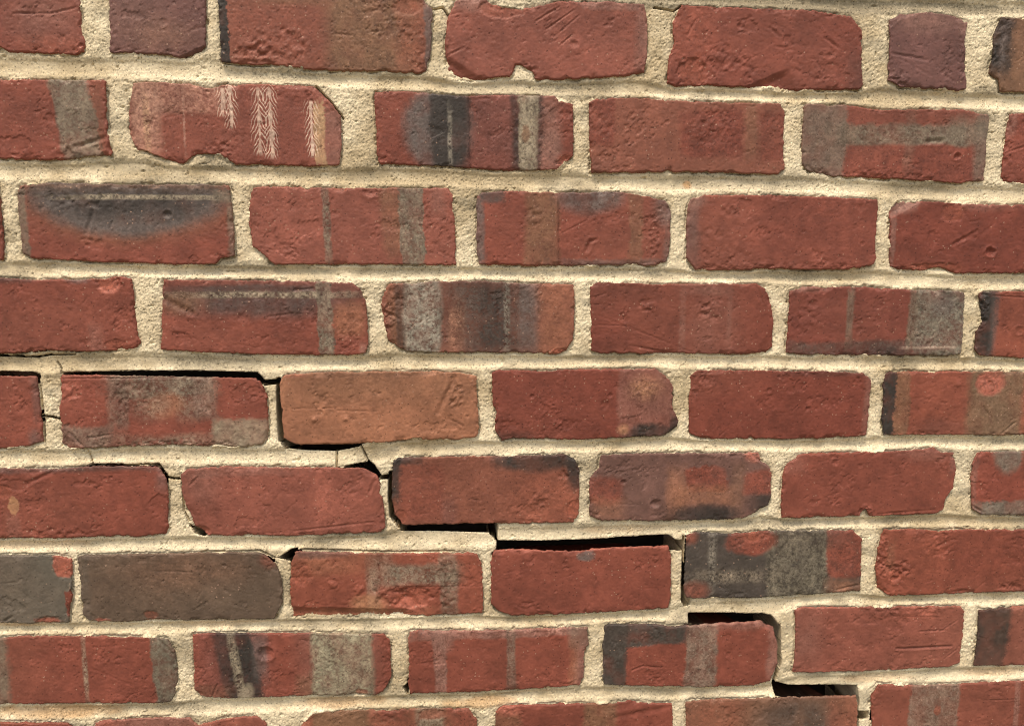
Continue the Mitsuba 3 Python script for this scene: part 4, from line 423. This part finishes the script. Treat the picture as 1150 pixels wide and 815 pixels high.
def relief(x, z, d, seed, feats, rng, fine):
    """Depth into the wall (mm) of the face at (x, z), d millimetres inside its arris."""
    y = fb(x, z, .022, seed, 2) * .9
    if not fine:
        return y
    y += fb(x, z, .09, seed + 1, 3) * .30 + fb(x, z, .38, seed + 2, 2) * .27 + fb(x, z, .8, seed + 7, 1) * .2
    y += np.clip(np.abs(fb(x, z, .06, seed + 8, 3)) * -9 + .55, 0, 1) * np.clip(fb(x, z, .02, seed + 9, 2) * 5, 0, 1) * .6     # drag folds
    # crumbled places along the arrises
    c = fb(x, z, .11, seed + 3, 3)
    y += np.clip((c - .06) * 9, 0, 1) * np.clip(1 - d / 5.0, 0, 1) * 1.5
    # shallow spalls with sharp borders, and pores
    sp = fb(x, z, .05, seed + 4, 4) + .25 * fb(x, z, .4, seed + 6, 2)
    y += np.clip((sp - .17) * 40, 0, 1) * .6
    for _ in range(90):
        px, pz, r = rng.uniform(x.min(), x.max()), rng.uniform(z.min(), z.max()), rng.uniform(.5, 1.5) ** 1.3
        q = np.hypot(x - px, (z - pz) * rng.uniform(.8, 1.4)) / r
        y += rng.choice([1, 1, -.6]) * rng.uniform(.25, .75) * np.clip(1.25 - q, 0, 1)
    for _ in range(6):                                   # short tool drags
        px, pz, a = rng.uniform(x.min(), x.max()), rng.uniform(z.min(), z.max()), rng.normal(0, .5)
        u, v = (x - px) * np.cos(a) + (z - pz) * np.sin(a), -(x - px) * np.sin(a) + (z - pz) * np.cos(a)
        y += rng.uniform(.2, .5) * np.exp(-(v / .7) ** 2) * np.clip(1.3 - np.abs(u) / rng.uniform(3, 9), 0, 1)
    nz = fb(x, z, .28, seed + 12, 3)
    for f in feats:
        k = f[0]
        if k == 'pit':
            q = np.hypot(x - f[1], (z - f[2]) * 1.15) / f[3] + nz * .7
            y += f[4] * (np.clip(1 - q ** 3, 0, 1) if f[4] > 0 else np.clip(1 - q ** 2, 0, 1))
            y -= .25 * abs(f[4]) * np.exp(-((q - 1.25) / .22) ** 2)
        elif k == 'groove':
            ax, az, bx, bz = f[1:5]
            L2 = (bx - ax) ** 2 + (bz - az) ** 2 + 1e-9
            t = np.clip(((x - ax) * (bx - ax) + (z - az) * (bz - az)) / L2, 0, 1)
            q = np.hypot(x - ax - t * (bx - ax) + nz * .8, z - az - t * (bz - az) + nz * 1.0) / max(f[5] * .62, .75)
            y += f[6] * np.clip(1.25 - q, 0, 1) * (.6 + .4 * np.sin(np.pi * np.clip(t, .05, .95)))
            y -= .22 * f[6] * np.exp(-((q - 1.9) / .5) ** 2)
        elif k == 'chip':
            q = np.hypot((x - f[1]) / f[3], (z - f[2]) / f[4]) + nz * .55
            y += f[5] * np.clip((1.08 - q) * 7, 0, 1) * (.75 + .5 * fb(x, z, .12, seed + 21, 3) - .25 * np.clip(q, 0, 1))
        elif k == 'crumb':
            q = np.hypot((x - f[1]) / f[3], (z - f[2]) / f[4]) + nz * .5
            w = np.clip((1.15 - q) * 2.5, 0, 1)
            r = fb(x, z, .22, seed + 31, 3)
            y += f[5] * w * (np.clip(r * 5, -.5, 1) * .9 + .8 * fb(x, z, .6, seed + 33, 2))
        elif k == 'facet':
            ax, az, bx, bz = f[1:5]
            L = np.hypot(bx - ax, bz - az)
            out = ((bx - ax) * (z - az) - (bz - az) * (x - ax)) / L
            t = ((x - ax) * (bx - ax) + (z - az) * (bz - az)) / L ** 2
            if ((bx - ax) * (0 - az) - (bz - az) * (0 - ax)) > 0:
                out = -out
            inside = np.clip((t + .35) * 4, 0, 1) * np.clip((1.35 - t) * 4, 0, 1)
            y += f[5] * np.clip(out + nz * 1.2, 0, 6) * inside
    return y

def make_brick(poly, look, feats, seed, fine=True):
    rng = np.random.default_rng(seed)
    poly = np.array(poly, float)
    ring = dense_outline(poly, seed, .5 if fine else 3.0, 1.0 if fine else 0)
    lo, hi = ring.min(0), ring.max(0)
    w, h = hi - lo
    corner = lambda cx, cz: int(np.argmin(np.abs(ring[:, 0] - cx) + 1.3 * np.abs(ring[:, 1] - cz)))
    bl, br, tr, tl = corner(lo[0], lo[1]), corner(hi[0], lo[1]), corner(hi[0], hi[1]), corner(lo[0], hi[1])
    sp = 1.13 if fine else 9.0
    nu, nv = max(int(w / sp) + 6, 8), max(int(h / sp) + 6, 8)
    wu, wv = warp_grid(nu, w, 2.5), warp_grid(nv, h, 2.5)
    B, Rr, Tt, Ll = side(ring, bl, br, nu, wu), side(ring, br, tr, nv, wv), side(ring, tr, tl, nu, 1 - wu[::-1])[::-1], side(ring, tl, bl, nv, 1 - wv[::-1])[::-1]
    u, v = wu[:, None, None], wv[None, :, None]
    g = (1 - v) * B[:, None] + v * Tt[:, None] + (1 - u) * Ll[None] + u * Rr[None] \
        - ((1 - u) * (1 - v) * B[0] + u * (1 - v) * B[-1] + u * v * Tt[-1] + (1 - u) * v * Tt[0])
    x, z = g[..., 0], g[..., 1]
    d = cKDTree(ring).query(np.c_[x.ravel(), z.ravel()])[0].reshape(x.shape)
    d[0], d[-1], d[:, 0], d[:, -1] = 0, 0, 0, 0
    r = 1.15 + .7 * np.clip((lo[1] + 6 - z) / 6, 0, 1) + 1.5 * np.clip(fb(x, z, .035, seed + 5, 2) + .1, -.3, .5) * 2
    e = np.clip(r - d, 0, None)
    y = r - np.sqrt(np.clip(r * r - e * e, 0, None))
    y = y + relief(x, z, d, seed, feats, rng, fine)
    y += rng.normal(0, .35) + rng.normal(0, .9) * x / w + rng.normal(0, .6) * z / h
    # the body behind the face
    idx = np.arange(nu * nv).reshape(nu, nv)
    loop = np.r_[idx[:-1, 0], idx[-1, :-1], idx[:0:-1, -1], idx[0, :0:-1]]
    vert = [np.c_[x.ravel(), y.ravel(), z.ravel()]]
    rp = vert[0][loop]
    m = len(loop)
    levels = [2.0, 3.2, 12.0, DEPTH * 1000]
    for q in levels:
        s = rp.copy()
        s[:, 1] = np.maximum(rp[:, 1] + .25 * len(vert), q) if q < 80 else q
        # bed and end faces are cut back behind the arris to darken open gaps
        inset = {2.0: .2, 3.2: 2.0, 12.0: 17.0}.get(q, 33.0)
        half = np.maximum(np.abs(rp[:, [0, 2]]).max(0), 1)
        s[:, [0, 2]] *= 1 - inset / half
        vert.append(s)
    rings = [loop] + [nu * nv + k * m + np.arange(m) for k in range(len(levels))]
    quads = [np.stack([idx[:-1, :-1], idx[1:, :-1], idx[1:, 1:], idx[:-1, 1:]], -1).reshape(-1, 4)]
    for a, b_ in zip(rings[:-1], rings[1:]):
        quads.append(np.stack([np.roll(a, -1), a, b_, np.roll(b_, -1)], -1))
    V = np.vstack(vert)
    quads = np.vstack(quads)
    F = np.vstack([quads[:, [0, 1, 2]], quads[:, [0, 2, 3]]])
    c = len(V)
    V = np.vstack([V, [[0, DEPTH * 1000, 0]]])
    last = rings[-1]
    F = np.vstack([F, np.stack([last, np.full(m, c), np.roll(last, -1)], -1)])
    uv = np.c_[look + 0.5 + V[:, 0] / 1000, V[:, 2] / 1000]
    return V / 1000, F, uv, ring

labels['brick_wall'] = {'label': 'weathered red brick wall with buff mortar and a stepped open crack running through it', 'category': 'wall', 'kind': 'thing'}
count = {}
def key(name):
    k = count.get(name, 0)
    count[name] = k + 1
    return f'brick_wall__{name}' + (f'_{k:03d}' if k else '')

rings_by_row = {}
tris = 0
def place(row, cx, cz, base, label, poly, zones, feats, seed, fine):
    global tris
    look = add_look(base, zones)
    V, F, uv, ring = make_brick(poly, look, feats, seed, fine)
    k = key('brick')
    scene[k] = mikit.ply((V, F), 'fired_clay', smooth=True, uv=uv, to_world=T().translate([cx / 1000, 0, cz / 1000]))
    if label:
        labels[k] = {'label': label}
    rings_by_row.setdefault(row, []).append(ring + [cx, cz])
    tris += len(F)

for i, (row, cx, cz, base, label, poly, zones, feats) in enumerate(BRICKS):
    place(row, cx, cz, base, label, poly, zones, feats, 100 + i, True)

# the wall goes on beyond the picture: more of the same courses to either side, above and down to the ground
rng = np.random.default_rng(7)
X0, X1 = -1080.0, 1180.0
def plain_brick(row, x0, x1, z0, z1, fine=False):
    w, h = x1 - x0, z1 - z0
    poly = [(-w / 2, h / 2), (w / 2, h / 2 + rng.normal(0, .6)), (w / 2, -h / 2), (-w / 2, -h / 2 + rng.normal(0, .6))]
    zones = []
    for _ in range(rng.integers(0, 4)):
        bw = rng.uniform(6, 28)
        zones.append((rng.choice(['grey', 'char', 'umber', 'mauve', 'slate', 'taupe']), rng.uniform(-w / 2, w / 2), 0, bw, h * .6, rng.uniform(.4, .9), .25, 7, 0, .3))
    base = rng.choice(['red', 'red', 'dred', 'ored2', 'dusty', 'brred', 'umber', 'purple'])
    place(row, (x0 + x1) / 2, (z0 + z1) / 2, base, None, poly, zones, [], int(rng.integers(1000, 9000)), fine)

span = {}
for row in 'ABCDEFGHI':
    rs = rings_by_row[row]
    L, R = min(rs, key=lambda r: r[:, 0].min()), max(rs, key=lambda r: r[:, 0].max())
    for end, s in ((L, -1), (R, 1)):
        z0, z1 = np.percentile(end[:, 1], 6), np.percentile(end[:, 1], 94)
        x = end[:, 0].min() - 14 if s < 0 else end[:, 0].max() + 14
        while (x > X0) if s < 0 else (x < X1):
            e = (max(x - 200, X0) if s < 0 else min(x + 200, X1))
            if abs(e - x) > 40:
                plain_brick(row, min(x, e), max(x, e), z0 + rng.normal(0, .5), z1 + rng.normal(0, .5))
            x = e + s * 14
def full_row(row, z0, z1, start):
    x = start
    while x < X1:
        a, b_ = max(x, X0), min(x + 200, X1)
        if b_ - a > 40:
            plain_brick(row, a, b_, z0, z1)
        x += 214
zt = np.mean([np.percentile(r[:, 1], 97) for r in rings_by_row['A']])
zb = np.mean([np.percentile(r[:, 1], 3) for r in rings_by_row['I']])
TOPROWS, LOWROWS = [], []
JZ = TOP_BED + 4.5
z = JZ
for k in range(4):
    full_row(f'T{k}', z, z + 76, TOP_START - 214 * 9 + (107 if k % 2 else 0))
    TOPROWS.append(f'T{k}')
    z += 91
ztop = z - 15
z = zb - 15
k = 0
while z > 8:
    full_row(f'L{k}', max(z - 76, 4), z, X0 - (107 if k % 2 else 20))
    LOWROWS.append(f'L{k}')
    z -= 91
    k += 1
order = TOPROWS[::-1] + list('ABCDEFGHI') + LOWROWS          # from the top down

# ------------------------------------------------------------------ mortar: one relief, cut by the open cracks, a mesh for every bed and head joint
crack = shapely.union_all([Polygon(p).buffer(0) for p in CRACK_AREAS] + [LineString(p).buffer(w / 2, cap_style='square') for p, w in CRACK_LINES if w > 1.9])
hair = [(LineString(p), w) for p, w in CRACK_LINES if w <= 1.9]
crack_poly = crack.buffer(.01)
def axis(a, b_, f0, f1, fine, coarse):
    return np.r_[np.arange(a, f0, coarse), np.arange(f0, f1, fine), np.arange(f1, b_, coarse), b_]
FX0, FX1, FZ0, FZ1 = -560., 620., 640., 1462.
gx = axis(X0, X1, FX0, FX1, .92, 6.)
gz = axis(2., ztop, FZ0, FZ1, .8, 6.)
allr = [r for row in order for r in rings_by_row[row]]
tree = cKDTree(np.vstack(allr))
GX, GZ = np.meshgrid(gx, gz, indexing='ij')
inside = np.zeros(GX.shape, bool)
for r in allr:
    a, b_ = np.searchsorted(gx, [r[:, 0].min(), r[:, 0].max()])
    c, d_ = np.searchsorted(gz, [r[:, 1].min(), r[:, 1].max()])
    pg = Polygon(r).buffer(0)
    shapely.prepare(pg)
    inside[a:b_, c:d_] |= shapely.contains_xy(pg, GX[a:b_, c:d_], GZ[a:b_, c:d_])
# keep the joint and a strip of it behind the bricks' rounded arrises
near = ~inside
dist = np.full(GX.shape, 9.)
cand = np.ones(GX.shape, bool)
dq = tree.query(np.c_[GX[cand], GZ[cand]], distance_upper_bound=9.)[0]
dist[cand] = np.minimum(dq, 9.)
sd = np.where(inside, -dist, dist)
keep = sd > -4.5
# bed joint coordinates from the courses' upper and lower lines
def line(row, q):
    xs, zs = [], []
    for r in sorted(rings_by_row[row], key=lambda r: r[:, 0].min()):
        lo, hi = r[:, 0].min(), r[:, 0].max()
        for t in np.linspace(.05, .95, 8):
            m = np.abs(r[:, 0] - (lo + t * (hi - lo))) < max(.07 * (hi - lo), 4)
            if m.any():
                xs.append(lo + t * (hi - lo)); zs.append(r[m, 1].max() if q else r[m, 1].min())
    return np.interp(gx, xs, zs)
tops = {r: line(r, 1) for r in order}
bots = {r: line(r, 0) for r in order}
owner = np.full(GX.shape, -1, int)
tt = np.zeros(GX.shape)
for k, row in enumerate(order):
    t_, b_ = tops[row][:, None], bots[row][:, None]
    low = tops[order[k + 1]][:, None] if k + 1 < len(order) else b_ - 15
    m = (GZ <= b_) & (GZ > low)
    owner[m] = 2 * k + 1                                  # bed joint under this course
    tt = np.where(m, (GZ - low) / np.maximum(b_ - low, 1), tt)
    m = (GZ <= t_) & (GZ > b_)
    owner[m] = 2 * k                                      # head joints of this course
    # distance from the bed, for blending the two profiles
kx, kz = np.nonzero(keep)
X, Zc, S, t = GX[keep], GZ[keep], sd[keep], tt[keep]
bed = owner[keep] % 2 == 1
w1 = fb(X, Zc, .03, 501, 3)
w2 = fb(X, Zc, .12, 502, 3)
w3 = fb(X, Zc, .55, 503, 2)
w4 = fb(X, Zc, 1.3, 504, 1)
# bed: tooled, hollow, set back most under the upper brick and nearly flush on the lower one
tb = np.clip(t, 0, 1)
ybed = 1.5 + 2.7 * np.sin(np.pi * np.clip(tb, 0, 1)) ** .8 + 1.3 * tb
head_y = 3.3 - 1.2 * np.clip(S / 8, 0, 1) + .9 * w2
edge = np.where(bed, np.clip(np.minimum(tb, 1 - tb) * 15 / 4.0, 0, 1), 0)
Y = head_y * (1 - edge) + ybed * edge
smoothzone = np.clip(w1 * 4 + .62, 0, 1) * edge                       # trowel-smooth stretches
Y += w1 * 1.6 + w2 * (1.3 - .6 * smoothzone) + w3 * (.95 - .65 * smoothzone) + w4 * (1.0 - .7 * smoothzone)
# crumbs lost along the bricks, and mortar smeared against them
Y += np.clip((w2 + .5 * w3 - .09) * 8, 0, 1) * np.clip(1 - np.abs(S - .6) / 2.2, 0, 1) * 2.0
smear = np.clip((fb(X, Zc, .05, 505, 3) + .4 * w2 - .09) * 8, 0, 1) * np.clip(1 - np.abs(S + .3) / 2.9, 0, 1)
Y -= smear * 3.0
pits = fb(X, Zc, .27, 506, 2)
Y += np.clip((pits - .23) * 9, 0, 1) * 1.8
Y += np.clip(-S, 0, 3) * .4
# a thin open line where the joint has shrunk from the brick above it
shrink = np.where(bed, np.clip((tb - .55) * 4, 0, 1), .35) * np.clip(fb(X, Zc, .045, 511, 3) * 5 + .75, 0, 1)
Y += shrink * np.clip(1.25 - np.abs(S - .35) / .9, 0, 1) * 2.6
Y = np.maximum(Y, .5 - 1.2 * smear)
# the open cracks
cp = np.vstack([np.array(g.segmentize(.4).exterior.coords) for g in getattr(crack_poly, 'geoms', [crack_poly])] +
               [np.array(i.coords) for g in getattr(crack_poly, 'geoms', [crack_poly]) for i in g.segmentize(.4).interiors])
dc, nearest = cKDTree(cp).query(np.c_[X, Zc], distance_upper_bound=6.)
close = np.isfinite(dc)
inc = np.zeros(len(X), bool)
shapely.prepare(crack_poly)
inc[close] = shapely.contains_xy(crack_poly, X[close], Zc[close])
inc[~close] = shapely.contains_xy(crack_poly, X[~close], Zc[~close])
dc = np.where(close, dc, 6.)
sc = np.where(inc, -dc, dc)
rim = (np.abs(sc) < .46) & close                                    # the crack's edge runs along vertices
X[rim], Zc[rim] = cp[nearest[rim], 0] + w4[rim] * .5, cp[nearest[rim], 1] + w3[rim] * .5
sc[rim] = .1
below = cp[nearest[close], 1] - Zc[close]
down = np.zeros(len(X))
down[close] = np.clip(-below / np.maximum(dc[close], .3), 0, 1)
Zc[sc < 0] -= 42 * down[sc < 0] ** 2                                # the torn bed is dropped inwards so the gap stays dark
Y += np.where(sc < 0, 75. + 6 * w1, np.clip(1 - sc / 1.0, 0, 1) ** 2 * .8)
for g, w in hair:
    m = (np.abs(X - g.centroid.x) < 80) & (np.abs(Zc - g.centroid.y) < 40)
    dd = shapely.distance(shapely.points(X[m], Zc[m]), g) + w2[m] * 1.2
    Y[m] += 7.0 * np.clip(1.25 - dd / (w * .42), 0, 1)
Y = np.minimum(Y, 84.)
vid = np.full(GX.shape, -1, int)
vid[keep] = np.where((S < 0) & (sc < 4.5) & (sc > 0), -1, np.arange(len(X)))
V = np.c_[X, Y, Zc] / 1000
a, b_, c, d_ = vid[:-1, :-1], vid[1:, :-1], vid[1:, 1:], vid[:-1, 1:]
deep = Y > 70
hole = lambda i: (i >= 0) & deep[np.maximum(i, 0)]
ok = (a >= 0) & (b_ >= 0) & (c >= 0) & (d_ >= 0) & ~(hole(a) & hole(b_) & hole(c) & hole(d_))   # open right through to the hollow backing
Q = np.stack([a[ok], b_[ok], c[ok], d_[ok]], -1)
own = owner[:-1, :-1][ok]
qx = GX[:-1, :-1][ok]
F = np.vstack([Q[:, [0, 1, 2]], Q[:, [0, 2, 3]]])
N = np.zeros_like(V)
fn = np.cross(V[F[:, 1]] - V[F[:, 0]], V[F[:, 2]] - V[F[:, 0]])
for k in range(3):
    np.add.at(N, F[:, k], fn)
N /= np.linalg.norm(N, axis=1, keepdims=True) + 1e-20
def mortar_piece(name, sel, label=None):
    global tris
    q = Q[sel]
    if len(q) < 4:
        return
    f = np.vstack([q[:, [0, 1, 2]], q[:, [0, 2, 3]]])
    used, inv = np.unique(f, return_inverse=True)
    path = meshkit.write_ply((V[used], inv.reshape(-1, 3)), False, uv=V[used][:, [0, 2]], normals=N[used])
    k = key(name)
    scene[k] = {'type': 'ply', 'filename': path, 'face_normals': False, 'bsdf': {'type': 'ref', 'id': 'sand_mortar'}}
    if label:
        labels[k] = {'label': label}
    tris += len(f)
piece = np.full(own.shape, -1)
names = []
for k, row in enumerate(order):
    piece[own == 2 * k + 1] = len(names)
    names.append('bed_joint')
    rs = sorted(rings_by_row[row], key=lambda r: r[:, 0].min())
    cuts = [X0 - 9] + [r[:, 0].mean() for r in rs] + [X1 + 9]
    for lo, hi in zip(cuts[:-1], cuts[1:]):
        piece[(own == 2 * k) & (qx >= lo) & (qx < hi)] = len(names)
        names.append('head_joint')
piece[shapely.contains_xy(Polygon(LOOSE_CHIP), qx, GZ[:-1, :-1][ok]) & (own >= 0)] = len(names)
names.append('mortar_chip')
# crumbs cut off by the brick edges go to the joint that they touch
grid = np.full(ok.shape, -1)
grid[ok] = piece
for turn in range(4):
    for j, box_ in enumerate(ndimage.find_objects(grid + 2)):
        if j < 1 or box_ is None:
            continue
        big = tuple(slice(max(q.start - 1, 0), q.stop + 1) for q in box_)
        view = grid[big]
        lab, n = ndimage.label(view == j - 1)
        if n < 2:
            continue
        sizes = ndimage.sum_labels(np.ones_like(lab), lab, np.arange(1, n + 1))
        for c in range(1, n + 1):
            if c == int(np.argmax(sizes)) + 1:
                continue
            m = lab == c
            if turn == 3:
                if sizes[c - 1] > 40:
                    names.append(names[j - 1])
                view[m] = len(names) - 1 if sizes[c - 1] > 40 else -1
                continue
            around = view[ndimage.binary_dilation(m) & ~m]
            around = around[(around >= 0) & (around != j - 1)]
            view[m] = np.bincount(around).argmax() if len(around) else -1
piece = grid[ok]
for j, name in enumerate(names):
    mortar_piece(name, piece == j, 'loose square mortar chip in the crack under the tan brick' if name == 'mortar_chip' else None)

# unseen hollow backing, added behind the bricks to keep the open crack dark
import trimesh
def box(x0, x1, y0, y1, z0, z1):
    m = trimesh.creation.box([x1 - x0, y1 - y0, z1 - z0])
    m.apply_translation([(x0 + x1) / 2, (y0 + y1) / 2, (z0 + z1) / 2])
    return m
backing = trimesh.boolean.difference([box(X0 / 1000, X1 / 1000, .096, .42, 0.002, ztop / 1000),
                                   box(X0 / 1000 + .09, X1 / 1000 - .09, .05, .30, 0.05, ztop / 1000 - .06)], engine='manifold')
scene['brick_wall__added_backing'] = mikit.ply(backing, 'backing_grey')
gridn = 40
sx, sy = np.meshgrid(np.linspace(-30, 30, gridn), np.linspace(-30, 30, gridn), indexing='ij')
gv = np.c_[sx.ravel(), sy.ravel(), np.zeros(gridn * gridn)]
gi = np.arange(gridn * gridn).reshape(gridn, gridn)
scene['ground'] = mikit.ply((gv, np.stack([gi[:-1, :-1], gi[1:, :-1], gi[1:, 1:], gi[:-1, 1:]], -1).reshape(-1, 4)), 'dry_soil')
labels['ground'] = {'label': 'bare dry soil at the foot of the brick wall', 'category': 'ground', 'kind': 'structure'}
note = ('triangles', tris, 'bricks', count['brick'])
